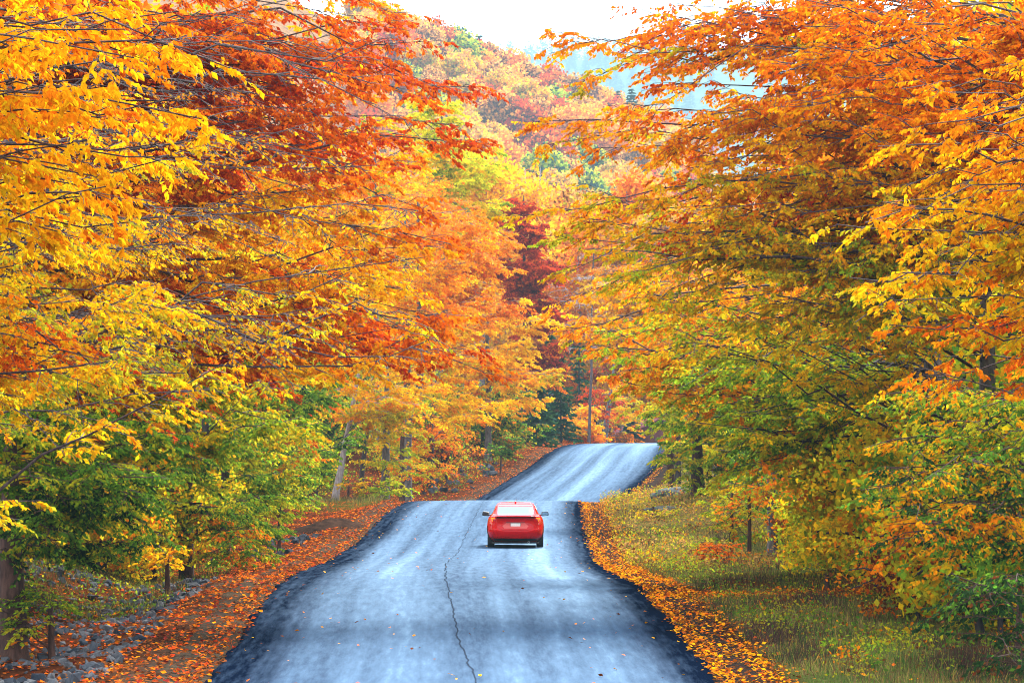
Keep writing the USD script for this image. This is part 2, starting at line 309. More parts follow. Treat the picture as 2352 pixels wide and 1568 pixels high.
def leaves(P, A, N, Ls, w=0.55, fine=False, far=False):
    """Leaf meshes: base P, axis A, normal N, length Ls."""
    S = norm(np.cross(A, N)); N = np.cross(S, A)
    L = Ls[:, None]
    if fine:
        pts = [P, P + A * L * 0.35 + S * L * w * 0.48 + N * L * 0.07, P + A * L * 0.72 + S * L * w * 0.33 + N * L * 0.02, P + A * L - N * L * 0.12,
               P + A * L * 0.72 - S * L * w * 0.33 + N * L * 0.02, P + A * L * 0.35 - S * L * w * 0.48 + N * L * 0.07]
        tri = np.array([[0, 1, 2], [0, 2, 3], [0, 3, 4], [0, 4, 5]])
    elif far:
        pts = [P + A * L * 0.5 - S * L * w * 0.62, P + A * L * 0.1 + S * L * w * 0.6, P + A * L]
        tri = np.array([[0, 1, 2]])
    else:
        pts = [P, P + A * L * 0.45 + S * L * w * 0.5 + N * L * 0.07, P + A * L, P + A * L * 0.45 - S * L * w * 0.5 + N * L * 0.07]
        tri = np.array([[0, 1, 2], [0, 2, 3]])
    V = np.stack(pts, 1); k = V.shape[1]; n = len(P)
    F = (np.arange(n) * k)[:, None, None] + tri[None]
    return V.reshape(-1, 3), F.reshape(-1, 3), k
def rot_about(dirs, r, spread, flat):
    """Side directions that leave dirs at about spread, mostly in the horizontal plane."""
    n = len(dirs)
    h = norm(dirs * np.array([1, 1, 0.35]))
    side = norm(np.cross(h, np.array([[0, 0, 1.0]])))
    s = np.where(r.random(n) < 0.5, -1, 1)[:, None]
    a = (spread * r.uniform(0.65, 1.35, n))[:, None]
    d = h * np.cos(a) + side * s * np.sin(a)
    d[:, 2] += r.normal(0, flat, n)
    return norm(d)
def along(P, idx, t):
    k = P.shape[1]; f = np.clip(t, 0, 0.999) * (k - 1); i = f.astype(int); fr = (f - i)[:, None]
    a, b = P[idx, i], P[idx, i + 1]
    return a * (1 - fr) + b * fr, norm(b - a)
def bend(start, d, Ln, droop, k, r, wob):
    """Polylines from start along d, length Ln, sagging."""
    s = np.linspace(0, 1, k)[None, :, None]
    P = start[:, None] + d[:, None] * Ln[:, None, None] * s
    P[:, :, 2] -= (droop * Ln)[:, None] * (s[:, :, 0] ** 2)
    P[:, 1:] += r.normal(0, 1, (len(start), k - 1, 3)) * (Ln * wob)[:, None, None]
    return P
def in_view(P, m=0.05, extra=0.6):
    d = np.maximum(P[:, 1], 1)
    u = P[:, 0] / d; v = (P[:, 2] - ZE) / d
    return (np.abs(u) < 0.105 * (1 + m) + extra / d) & (v < (VH) * K * (1 + m) + extra / d) & (v > -(1568 - VH) * K - extra / d - 0.01)

STATS = {'leaves': 0, 'tris': 0}
def crown(limbs, pals, dens, leaf, r, base, parent, bk, sc=1.0, hang=0.7, tilt=0.85, fine=False, bare=None, singles=0, twig_r=0.005, cull=True, l2len=1.0, clump=True):
    """limbs: (n, k, 3) world polylines; pals: palette per limb; makes the parts under parent, relative to base."""
    nl = len(limbs)
    Ln = np.linalg.norm(np.diff(limbs, axis=1), axis=2).sum(1)
    # second level
    dens = dens * (1 + 0.5 * max(sc - 1.2, 0))
    cnt = np.maximum((Ln * 0.85 * 3.3 * dens / sc).astype(int), 3)
    p2 = np.repeat(np.arange(nl), cnt); n2 = len(p2)
    t2 = 0.16 + 0.84 * r.random(n2) ** 0.85
    s2, d2 = along(limbs, p2, t2)
    dir2 = rot_about(d2, r, 0.85, 0.22)
    L2 = l2len * sc ** 0.6 * (0.45 + 1.0 * (1 - t2)) * r.uniform(0.6, 1.25, n2) * np.clip(Ln[p2] / 4.0, 0.5, 1.5)
    P2 = bend(s2, dir2, L2, np.full(n2, 0.10 + 0.12 * hang), 4, r, 0.035)
    if cull:
        k = in_view(P2[:, 1]) | in_view(P2[:, -1])
        P2, p2, L2, t2 = P2[k], p2[k], L2[k], t2[k]; n2 = len(p2)
    # twigs
    c3 = np.maximum((L2 * 7.5 * dens / sc).astype(int), 2)
    p3 = np.repeat(np.arange(n2), c3); n3 = len(p3)
    t3 = 0.1 + 0.9 * r.random(n3)
    s3, d3 = along(P2, p3, t3)
    dir3 = rot_about(d3, r, 0.75, 0.2)
    L3 = sc ** 0.7 * r.uniform(0.16, 0.42, n3) * (1.2 - 0.5 * t3)
    P3 = bend(s3, dir3, L3, np.full(n3, 0.15 + 0.3 * hang), 2, r, 0.03)
    # leaves
    nlv = 11
    p4 = np.repeat(np.arange(n3), nlv); n4 = len(p4)
    t4 = (np.tile(np.arange(nlv), n3) + 0.6 + r.uniform(-0.3, 0.3, n4)) / nlv
    keep = np.ones(n4, bool)
    if bare is not None:
        keep = r.random(n4) > bare[p2[p3[p4]]]
    p4, t4 = p4[keep], t4[keep]; n4 = len(p4)
    s4, d4 = along(P3, p4, t4)
    A = rot_about(d4, r, 0.8, 0.25)
    A[:, 2] -= hang * r.uniform(0.3, 1.6, n4); A = norm(A)
    N = np.array([[0, 0, 1.0]]) + r.normal(0, tilt, (n4, 3)) + hang * 0.9 * np.array([[0, -0.9, 0]]); N = norm(N)
    lim = p2[p3[p4]]
    Ls = leaf * 1.06 * r.uniform(0.7, 1.25, n4)
    if cull:
        k = in_view(s4); s4, A, N, Ls, lim, p4 = s4[k], A[k], N[k], Ls[k], lim[k], p4[k]; n4 = len(s4)
    col = np.zeros((n4, 3)); key2 = p3[p4]
    for q in sorted(set(pals)):
        m = np.array([x == q for x in pals])[lim]
        if m.any(): col[m] = colours(q, int(m.sum()), r, key2[m])
    # tone varies smoothly through the crown
    tone = 1 + 0.5 * gnoise(s4[:, 0] + s4[:, 2] * 0.7, s4[:, 1] + s4[:, 2], 1.2 * sc, 77)
    col = np.clip(col * tone[:, None], 0.002, 0.85)
    one = np.zeros(n4, bool)
    if singles:
        show = np.argsort(s4[:, 1] - 0.5 * r.random(n4))[:min(singles, n4)]; one[show] = True
    V, F, k = leaves(s4[~one], A[~one], N[~one], Ls[~one], fine=fine, far=sc >= 1.45)
    if len(V): put(parent, 'crown', (V - base, F), LEAF, col=np.repeat(col[~one], k, 0), kind='stuff')
    for j in np.nonzero(one)[0]:
        v, f, k = leaves(s4[j:j + 1], A[j:j + 1], N[j:j + 1], Ls[j:j + 1], fine=True)
        put(parent, 'leaf', (v - base, f), LEAF, col=np.repeat(col[j:j + 1], k, 0))
    STATS['leaves'] += n4
    # wood
    r0 = 0.006 + 0.0045 * Ln
    for j in range(nl):
        v, f = tubes(limbs[j:j + 1], r0[j:j + 1] * (0.55 if j % 5 > 1 else 0.95), np.array([0.006]), 5)
        put(parent, 'branch', (v - base, f), bk, smooth=True)
    if n2:
        v, f = tubes(P2, np.minimum(0.004 + 0.006 * L2, 0.014) * max(1, sc ** 0.5), np.full(n2, twig_r * 0.7), 3)
        f = [f]; v = [v]
        if twig_r > 0.003:
            m = r.random(n3) < (0.45 if bare is None or np.mean(bare) < 0.3 else 1.0) * (1.0 if sc < 1.3 else 0.4)
            v3, f3 = tubes(P3[m], np.full(m.sum(), twig_r), np.full(m.sum(), twig_r * 0.5), 3)
            f.append(f3 + len(v[0])); v.append(v3)
        v, f = np.concatenate(v), np.concatenate(f)
        put(parent, 'twigs', (v - base, f), bk, kind='stuff')
        STATS['tris'] += len(f)
    STATS['tris'] += len(F)

def trunk_line(x, d, H, lean, r, k=9):
    zb = float(ground(np.array([x]), d)[0])
    s = np.linspace(0, 1, k)
    P = np.stack([x + lean[0] * H * s, np.full(k, d) + lean[1] * H * s, zb - 0.25 + (H + 0.25) * s], 1)
    P[1:, :2] += np.cumsum(r.normal(0, 0.03 * H / k, (k - 1, 2)), 0)
    return P, zb
def trunk_mesh(P, r0, r1=0.04, sides=11, seed=0):
    k = 26
    s = np.linspace(0, 1, k)
    Q = np.stack([np.interp(s, np.linspace(0, 1, len(P)), P[:, i]) for i in range(3)], 1)
    rad = r0 * (1 - s) ** 0.8 + r1 + 0.55 * r0 * np.exp(-s * 26)
    a = np.arange(sides) / sides * 2 * np.pi
    V = []
    for i in range(k):
        rr = rad[i] * (1 + 0.16 * (meshkit.noise(np.stack([np.cos(a) * 1.5 + seed, np.sin(a) * 1.5, np.full(sides, s[i] * 14)], 1)) - 0.5))
        V.append(Q[i] + np.stack([np.cos(a) * rr, np.sin(a) * rr, np.zeros(sides)], 1))
    idx = np.arange(k * sides).reshape(k, sides)
    A, B = idx[:-1], idx[1:]
    F = np.stack([A, np.roll(A, -1, 1), np.roll(B, -1, 1), B], -1).reshape(-1, 4)
    return np.concatenate(V), np.concatenate([F[:, :3], F[:, [0, 2, 3]]])

def tree(name, label, cat, x, d, H, r0, regions, leaf=0.095, bk='grey', limb_bk=None, lean=(0, 0), dens=1.0, sc=1.0, hang=0.7, tilt=0.85, fine=False, singles=0, seed=0, group=None, dspread=3.0, dshift=-1.5, twig_r=0.005, heroes=(), l2len=1.0, rise=0.35, cull=True):
    """regions: (u0, v0, u1, v1, limbs, palette[, bare]) as seen in the photograph at this tree's distance; heroes: limb tips (u, v, palette, bare)."""
    r = np.random.default_rng(seed + int(d * 7) + 1000)
    top = max([at(0, g[1], d)[2] for g in regions] + [at(0, h_[1], d)[2] for h_ in heroes])
    H = max(min(H, top - float(ground(np.array([x]), d)[0]) - 0.3), 0.5)
    TP, zb = trunk_line(x, d, H, lean, r)
    base = np.array([x, d, zb])
    par = thing(name, label, cat, base, group=group)
    v, f = trunk_mesh(TP, r0, seed=seed)
    put(par, 'trunk', (v - base, f), BARK[bk], smooth=True)
    tips, pals, bare = [], [], []
    for g in regions:
        u0, v0, u1, v1, n, pal = g[:6]; b = g[6] if len(g) > 6 else 0.0
        gx = (np.arange(n) + r.random(n)) / n; gy = (r.permutation(n) + r.random(n)) / n
        for q in range(n):
            dd = d + dshift + r.uniform(-dspread, dspread)
            tips.append(at(u0 + (u1 - u0) * gx[q], v0 + (v1 - v0) * gy[q], dd)); pals.append(pal); bare.append(b)
    for (u, vv, pal, b) in heroes:
        tips.append(at(u, vv, d + dshift * 0.5 + r.uniform(-1, 1))); pals.append(pal); bare.append(b)
    tips = np.array(tips); n = len(tips)
    tp0 = TP[:, 2]
    hd = np.linalg.norm(tips[:, :2] - np.array([x, d]), axis=1)
    za = np.clip(tips[:, 2] - rise * hd * r.uniform(-0.3, 1.9, n) + 0.1, zb + 0.06 * H, zb + 0.96 * H)
    st = np.stack([np.interp(za, tp0, TP[:, 0]), np.interp(za, tp0, TP[:, 1]), za], 1)
    s = np.linspace(0, 1, 8)[None, :, None]
    mid = (st + tips) / 2; mid[:, 2] += hd * r.uniform(-0.06, 0.26, n); mid[:, :2] += r.normal(0, 0.06, (n, 2)) * hd[:, None]
    limbs = st[:, None] * (1 - s) ** 2 + mid[:, None] * 2 * s * (1 - s) + tips[:, None] * s ** 2
    limbs[:, 1:-1] += r.normal(0, 0.025, (n, 6, 3)) * hd[:, None, None]
    crown(limbs, pals, dens, leaf, r, base, par, BARK[limb_bk or bk], sc, hang, tilt, fine, np.array(bare), singles, twig_r, l2len=l2len, cull=cull)
    return par

# ================================================================== trees along the road
exec_trees = True
BEECH = 'tree'
# ---- left side, from near to far
tree('beech_tree', 'golden orange beech with the largest drooping leaves, overhanging the top left corner', 'tree', -7.2, 44, 11, 0.17,
     [(-60, -40, 420, 250, 15, 'GO5 O3 Y1'), (-60, 180, 500, 470, 15, 'GO5 O2 Y3'), (150, 60, 560, 380, 8, 'GO4 O2 Y2'), (-40, 380, 330, 560, 6, 'GO4 Y2 O1')],
     leaf=0.085, bk='grey', limb_bk='violet', dens=1.0, hang=0.95, tilt=0.55, fine=False, singles=290, seed=1, dspread=1.6, dshift=-0.5, l2len=0.55, twig_r=0.003, rise=0.15)
tree('beech_tree', 'yellow beech with small leaves beneath the big golden leaves at the left edge', 'tree', -9.6, 63, 12, 0.18,
     [(-60, 340, 420, 640, 16, 'Y6 YG2 GO2'), (-60, 600, 520, 860, 16, 'Y5 GO3 YG3 O1'), (-60, 770, 300, 840, 5, 'RO4 O3 R1'), (-60, -40, 300, 400, 8, 'Y4 O2 R1')],
     leaf=0.08, bk='grey', limb_bk='violet', hang=0.7, tilt=0.85, seed=2, dspread=2, dens=1.05, l2len=0.7, twig_r=0.004, fine=False, singles=60)
tree('bare_tree', 'grey half bare tree reaching long leafless boughs rightward over the yellow beech', 'tree', -11.0, 79, 13, 0.2,
     [(450, 20, 900, 330, 6, 'O3 GO2', 0.9), (430, 330, 960, 560, 9, 'GO4 Y3 O1', 0.75), (400, 540, 960, 800, 7, 'GO4 Y3 YG2', 0.4), (300, 780, 850, 880, 4, 'GO3 Y3 YG2', 0.3)],
     leaf=0.085, bk='pale', limb_bk='violet', seed=3, dens=0.75, twig_r=0.0075, hang=0.7, rise=0.12, heroes=[(900, 265, 'O1', 0.97), (860, 150, 'O1', 0.97), (980, 590, 'O1', 0.9), (1010, 770, 'O1 RO1', 0.8)])
tree('red_beech_tree', 'russet red beech with arching boughs hanging over the left lane above the car', 'tree', -12.2, 92, 16, 0.24,
     [(560, 0, 880, 260, 13, 'RO6 R2 O4'), (620, 150, 1000, 380, 13, 'RO6 R2 O4'), (700, 380, 960, 600, 7, 'GO4 O4 Y2'), (650, 560, 1010, 760, 10, 'GO5 Y3 O2'), (860, 700, 1060, 840, 8, 'RO4 R1 O5')],
     leaf=0.10, bk='grey', limb_bk='violet', seed=4, hang=0.7, tilt=0.85, dspread=2.5, rise=0.1,
     heroes=[(1122, 330, 'RO5 R4', 0), (1060, 290, 'RO5 R4', 0), (1120, 200, 'RO5 R4', 0), (1040, 215, 'RO5 R4', 0), (940, 70, 'RO5 R4', 0.3), (965, 95, 'RO5 R4', 0.5), (900, 30, 'RO5 R4', 0.2), (1085, 790, 'RO5 R4', 0), (1100, 850, 'RO5 O2', 0.1), (1030, 560, 'RO4 O3', 0), (1000, 490, 'RO4 O3', 0)])
tree('beech_tree', 'green and yellow leaved tree with reddish brown trunk at the lower left edge', 'tree', -8.6, 84, 13, 0.24,
     [(-60, 820, 420, 1000, 14, 'Y3 YG4 LG3 G1'), (-60, 960, 480, 1180, 16, 'G6 LG2 YG2 DG1'), (-60, 1140, 380, 1300, 14, 'G6 LG2 DG3 YG1')],
     leaf=0.085, bk='brown', seed=5, hang=0.7, tilt=0.85, dspread=2, rise=0.0, dens=1.45, fine=False, singles=60)
tree('beech_tree', 'yellow orange tree whose lower boughs turn green, behind the leafless grey boughs', 'tree', -12.6, 104, 15, 0.22,
     [(-40, 480, 500, 800, 12, 'Y5 GO3 YG2'), (300, 560, 760, 860, 16, 'Y6 GO3 YG3 LG1'), (250, 800, 720, 1000, 13, 'YG4 LG5 G3 Y2'), (-40, -40, 700, 500, 16, 'Y4 GO5 O3')],
     leaf=0.095, seed=6, hang=0.7, tilt=0.85, dspread=3, limb_bk='violet', dens=1.45)
tree('young_tree', 'bushy green tree with twisted trunk above the grassy patch left of the road', 'tree', -8.4, 126, 11, 0.17,
     [(300, 900, 640, 1080, 14, 'LG3 G5 YG3 GO1'), (250, 1050, 650, 1230, 14, 'G6 LG3 YG3 DG1'), (350, 1180, 600, 1280, 5, 'G3 YG3 O2')],
     leaf=0.10, bk='brown', seed=7, hang=0.7, tilt=0.85, dspread=3, rise=0.05, dens=1.45)
tree('young_tree', 'yellow green tree leaning toward the road just short of the dirt mound', 'tree', -8.6, 146, 12, 0.16,
     [(480, 860, 730, 1060, 14, 'YG5 LG4 Y3 G2'), (500, 1030, 730, 1210, 14, 'YG4 LG3 G4 Y1')],
     leaf=0.105, bk='dark', seed=8, rise=0.1, dens=1.5)
tree('maple_tree', 'orange and gold maple towering behind the russet red beech', 'tree', -14.5, 132, 18, 0.25,
     [(480, -40, 900, 300, 16, 'GO4 Y4 O3 LG1'), (560, 280, 960, 560, 16, 'GO5 Y4 O2 LG1'), (600, 520, 980, 850, 18, 'GO5 Y5 YG2 O1'), (250, -40, 560, 400, 10, 'GO4 LG2 O2 Y2')],
     leaf=0.115, seed=9, hang=0.7, tilt=0.85, dspread=4, sc=1.15)
tree('maple_tree', 'dark green maple with small red sprays left of the pale leaning trunk', 'tree', -10.8, 172, 13, 0.18,
     [(650, 780, 860, 960, 16, 'G6 LG3 DG2 YG1'), (640, 840, 800, 1010, 6, 'RO3 R3 O2'), (600, 960, 760, 1110, 10, 'YG4 LG3 O2')],
     leaf=0.125, seed=10, hang=0.7, tilt=0.85, sc=1.2, bk='dark')
tree('maple_tree', 'yellow maple on a pale grey trunk that leans toward the road', 'tree', ux(766, 226), 226, 13, 0.15,
     [(720, 780, 930, 960, 16, 'Y5 GO4 YG3 O2'), (840, 880, 980, 990, 8, 'Y5 YG4 O1')],
     leaf=0.15, bk='pale', lean=(0.19, 0), seed=11, sc=1.5, dens=1.2)
tree('maple_tree', 'slim tree with a dark leaning trunk between the two grey trunks', 'tree', ux(822, 232), 232, 12, 0.11,
     [(800, 850, 960, 960, 12, 'Y4 GO3 O3 YG2')],
     leaf=0.15, bk='dark', lean=(0.12, 0), seed=12, sc=1.5, dens=1.1)
tree('maple_tree', 'yellow green maple on the thick upright grey trunk beside the roadside grass', 'tree', ux(884, 228), 228, 12, 0.2,
     [(830, 880, 1000, 990, 14, 'YG5 Y4 LG2 O1'), (900, 1010, 960, 1080, 4, 'YG5 LG4 O1'), (850, 800, 1000, 900, 8, 'Y5 GO4')],
     leaf=0.15, bk='grey', lean=(0.02, 0), seed=13, sc=1.5, dens=1.1)
tree('slender_tree', 'slender brownish trunk with thin yellow foliage right of the thick grey trunk', 'tree', ux(925, 242), 242, 12, 0.13,
     [(880, 880, 1010, 1060, 12, 'Y4 YG4 O2')], leaf=0.15, bk='brown', seed=14, sc=1.5)
tree('oak_tree', 'nearly black trunk with rusty orange leaves at the foot of the leaf covered bank', 'tree', ux(989, 264), 264, 11, 0.2,
     [(940, 930, 1060, 1040, 14, 'RO4 O4 BR3 DG2'), (930, 1040, 1010, 1090, 5, 'YG3 O3 R1')], leaf=0.16, bk='dark', seed=15, sc=1.6)
tree('maple_tree', 'broad golden maple rising above the leaf covered bank', 'tree', ux(930, 248), 248, 20, 0.25,
     [(830, 560, 1130, 780, 16, 'GO5 Y5 O3'), (840, 740, 1180, 930, 18, 'Y6 GO4 O2 YG1'), (960, 480, 1150, 660, 12, 'O4 GO4 P2')],
     leaf=0.17, seed=16, sc=1.7, dens=1.2)
tree('maple_tree', 'bright orange maple crown glowing above the golden maple', 'tree', ux(960, 285), 285, 24, 0.26,
     [(880, 440, 1180, 600, 20, 'O5 GO3 P3 RO1'), (900, 560, 1210, 740, 20, 'O4 GO4 RO2 P2')],
     leaf=0.19, seed=17, sc=1.9, dens=1.2)
tree('birch_tree', 'clear yellow birch low beside the dark red maple', 'tree', ux(1120, 305), 305, 15, 0.2,
     [(1020, 680, 1260, 840, 20, 'Y6 GO4'), (1010, 800, 1280, 940, 18, 'Y4 GO4 YG3 O1')],
     leaf=0.2, seed=18, sc=1.9, dens=1.2)
tree('hemlock_tree', 'dark green undergrowth tree flecked with orange at the top of the bank', 'tree', ux(1110, 312), 312, 8, 0.14,
     [(1000, 870, 1180, 990, 20, 'G5 DG3 YG3 O2'), (1130, 890, 1260, 1010, 14, 'G4 DG3 O2 YG3')], leaf=0.19, bk='dark', seed=19, sc=1.8, dens=1.2)
tree('poplar_tree', 'tall lime yellow poplar standing out against the hazy hillside', 'tree', ux(1010, 345), 345, 29, 0.28,
     [(930, 215, 1060, 330, 16, 'LY6 Y2 LG2'), (920, 300, 1150, 430, 22, 'LY6 Y3 LG2'), (940, 400, 1160, 520, 12, 'LY4 Y5 LG1')],
     leaf=0.24, seed=20, sc=2.2, dens=1.2)
tree('birch_tree', 'golden yellow tree filling the gap behind the russet boughs', 'tree', ux(860, 300), 300, 24, 0.25,
     [(760, 250, 960, 440, 14, 'Y5 GO4 LG2'), (820, 380, 1040, 600, 18, 'GO5 Y4 O2')], leaf=0.2, seed=21, sc=2.0)
tree('maple_tree', 'dark red maple standing alone above the far crest', 'tree', ux(1205, 372), 372, 20, 0.22,
     [(1150, 440, 1250, 600, 16, 'R6 DR3 RO2'), (1150, 560, 1280, 740, 20, 'R6 DR3 RO2'), (1200, 720, 1290, 860, 8, 'DR4 R3 O2')],
     leaf=0.23, seed=22, sc=2.2, dens=2.2, bk='dark')
tree('bare_tree', 'pale bare tree with twisting white branches beside the dark red maple', 'tree', ux(1352, 392), 392, 17, 0.09,
     [(1250, 640, 1350, 740, 8, 'T2 BR1', 0.97), (1270, 720, 1400, 830, 7, 'T2 BR1', 0.95), (1340, 560, 1460, 760, 8, 'T2 Y1', 0.93)],
     leaf=0.2, bk='violet', limb_bk='pale', lean=(0.03, 0), seed=23, sc=1.8, twig_r=0.022, dens=0.9)
tree('dead_tree', 'tall grey leaning trunk just past the far crest of the road', 'tree', ux(1386, 402), 402, 11, 0.26,
     [(1370, 820, 1480, 900, 6, 'R3 DR3', 0.7), (1340, 880, 1440, 960, 8, 'R5 DR3 RO2', 0.2)], leaf=0.2, bk='grey', lean=(0.11, 0), seed=24, sc=1.9)
tree('maple_sapling', 'bright yellow orange sapling at the far crest, left of the tall grey trunk', 'tree', ux(1335, 396), 396, 4.5, 0.08,
     [(1290, 925, 1380, 990, 22, 'GO5 Y4 O4'), (1300, 980, 1390, 1012, 10, 'O5 RO4 R1')], leaf=0.2, seed=25, sc=1.7, dens=1.4)
tree('maple_sapling', 'yellow sapling at the far crest, right of the tall grey trunk', 'tree', ux(1425, 408), 408, 7, 0.09,
     [(1395, 890, 1470, 980, 16, 'Y4 GO3 YG3'), (1400, 980, 1480, 1015, 6, 'O3 BR3')], leaf=0.2, seed=26, sc=1.7)

# ---- right side, from near to far
tree('beech_tree', 'golden beech with large leaves filling the upper right edge', 'tree', 8.2, 60, 14, 0.2,
     [(1980, 280, 2420, 560, 18, 'GO5 Y4 O2'), (1900, 430, 2420, 760, 20, 'Y5 GO4 YG2 O1'), (2040, 680, 2420, 880, 9, 'O5 RO3 GO2'), (2060, 140, 2420, 380, 10, 'GO4 O4 Y2')],
     leaf=0.085, bk='grey', limb_bk='violet', seed=31, hang=0.8, tilt=0.6, fine=False, singles=290, dspread=1.8, l2len=0.6, twig_r=0.004, rise=0.12)
tree('beech_tree', 'orange red beech along the top right of the road', 'tree', 9.6, 74, 15, 0.22,
     [(1760, -40, 2120, 180, 12, 'O5 RO4 GO2'), (2000, -40, 2420, 260, 16, 'O5 RO4 R1'), (1800, 120, 2100, 330, 9, 'O4 GO4 RO2')],
     leaf=0.09, seed=32, hang=0.6, tilt=0.7, dspread=2, limb_bk='violet', l2len=0.8, fine=False, singles=60)
tree('beech_tree', 'wide orange beech sending long arching boughs over the right lane against the sky', 'tree', 10.6, 96, 18, 0.26,
     [(1500, 20, 1850, 240, 14, 'O5 RO3 GO4', 0.12), (1430, 220, 1850, 420, 15, 'GO5 Y4 O3 RO1', 0.15), (1300, 400, 1750, 560, 12, 'GO4 Y4 O2 YG3 R1', 0.15), (1330, 540, 1780, 720, 12, 'Y5 YG4 LG2 GO2', 0.15)],
     leaf=0.095, seed=33, dens=1.0, hang=0.7, tilt=0.85, dspread=2.5, limb_bk='violet', rise=0.06,
     heroes=[(1234, 66, 'O5 GO2', 0), (1290, 110, 'O4 GO3 YG1', 0), (1330, 190, 'YG3 GO3 O2', 0), (1204, 280, 'GO4 O4', 0), (1270, 330, 'GO4 O3 YG2', 0), (1160, 500, 'YG3 GO3 Y2', 0), (1240, 540, 'YG4 GO3 LG2', 0), (1300, 630, 'GO3 YG3 O2', 0.1),
             (1485, 25, 'O4 RO4', 0.5), (1500, 80, 'RO4 R3 O3', 0.4), (1540, 10, 'RO4 O3', 0.5), (1640, -20, 'RO4 O3', 0.3), (1470, 130, 'RO3 O3', 0.35), (1420, 260, 'O4 RO2', 0.2), (1380, 340, 'O4 GO4', 0.1)])
tree('beech_tree', 'yellow beech with flat layered sprays in the middle of the right hand foliage', 'tree', 10.0, 102, 15, 0.22,
     [(1560, 400, 2000, 620, 14, 'Y6 GO3 YG2 O1'), (1500, 580, 2020, 800, 17, 'Y6 YG3 LG3 GO1'), (1750, 250, 2060, 480, 9, 'YG3 Y3 LG4 G2')],
     leaf=0.095, seed=34, dens=0.8, hang=0.7, tilt=0.85, dspread=2.5, limb_bk='violet')
tree('beech_tree', 'orange flecked beech whose lowest bough hangs toward the far road', 'tree', 9.8, 112, 14, 0.2,
     [(1330, 700, 1700, 850, 16, 'O3 GO3 YG4 LG3'), (1300, 760, 1560, 880, 9, 'O3 GO3 YG3 LG2')],
     leaf=0.105, seed=35, dens=0.8, hang=0.7, tilt=0.85, limb_bk='dark', heroes=[(1262, 765, 'O4 GO3', 0.1), (1280, 700, 'O4 GO3', 0.2)])
tree('beech_tree', 'green and yellow beech low over the right verge', 'tree', 9.2, 108, 12, 0.2,
     [(1540, 800, 2000, 960, 20, 'LG5 G4 YG4 Y1'), (1560, 920, 2050, 1060, 20, 'LG5 G3 YG4 Y2'), (1620, 1020, 2000, 1100, 7, 'YG4 LG3 O2')],
     leaf=0.10, seed=36, dens=0.85, hang=0.7, tilt=0.85, bk='dark', rise=0.05)
tree('beech_tree', 'shadowed yellow green tree layered down the lower right edge', 'tree', 8.9, 80, 12, 0.2,
     [(1960, 860, 2420, 1030, 14, 'YG3 G4 LG2 GO3'), (1930, 1000, 2420, 1180, 16, 'G5 DG2 YG2 GO3'), (1960, 1140, 2420, 1265, 10, 'GO4 G4 DG2 O3')],
     leaf=0.085, seed=37, hang=0.7, tilt=0.85, bk='brown', rise=0.02, fine=False, singles=60)
tree('young_tree', 'low green sapling in the deep shade of the bottom right corner', 'tree', 7.9, 76, 4.5, 0.025,
     [(2160, 1290, 2420, 1420, 9, 'DG5 G3 BR1'), (2280, 1400, 2420, 1540, 5, 'DG5 G2 BR1')],
     leaf=0.085, seed=38, hang=0.7, tilt=0.85, bk='brown', rise=0.1)
tree('oak_tree', 'green tree on a mottled grey trunk standing in shrubs right of the car', 'tree', ux(1772, 150), 150, 13, 0.15,
     [(1640, 900, 1900, 1040, 14, 'YG4 LG4 Y3'), (1800, 1000, 1980, 1120, 9, 'YG3 O3 Y3 RO1')], leaf=0.11, seed=39, bk='grey', sc=1.1)
tree('oak_tree', 'tree with a thick brown trunk and green leaves beside the grey boulder', 'tree', ux(1603, 196), 196, 13, 0.27,
     [(1500, 860, 1720, 980, 18, 'G4 LG5 YG3 Y1'), (1490, 950, 1720, 1060, 16, 'LG5 G3 YG4 Y2')], leaf=0.13, seed=40, bk='brown', sc=1.3, lean=(-0.02, 0), dens=1.1)
tree('oak_tree', 'pale brown trunk at the edge of the far road with orange leaves above', 'tree', ux(1543, 238), 238, 14, 0.17,
     [(1420, 780, 1620, 900, 16, 'O4 Y4 GO3'), (1480, 880, 1620, 1000, 12, 'YG4 LG3 O2')], leaf=0.15, seed=41, bk='brown', sc=1.5, lean=(-0.01, 0))
tree('oak_tree', 'darker companion trunk close behind the pale brown trunk', 'tree', ux(1556, 246), 246, 13, 0.15,
     [(1500, 820, 1650, 960, 12, 'O3 YG3 GO3')], leaf=0.15, seed=42, bk='dark', sc=1.5)
tree('maple_tree', 'gold maple glowing behind the layered yellow beech', 'tree', 11.5, 180, 18, 0.24,
     [(1340, 620, 1640, 780, 18, 'GO5 Y4 O2 T1', 0.15), (1600, 560, 1950, 800, 16, 'GO4 Y3 YG3'), (1380, 760, 1750, 900, 16, 'GO4 O4 Y3')],
     leaf=0.13, seed=43, sc=1.4, hang=0.7, )
tree('birch_tree', 'thin birch with scattered pale gold leaves over the far slope', 'tree', 10.5, 250, 17, 0.16,
     [(1310, 640, 1480, 800, 20, 'Y4 GO3 T4', 0.35), (1380, 540, 1560, 700, 16, 'P3 O3 T3', 0.3)], leaf=0.17, seed=44, bk='pale', sc=1.6)
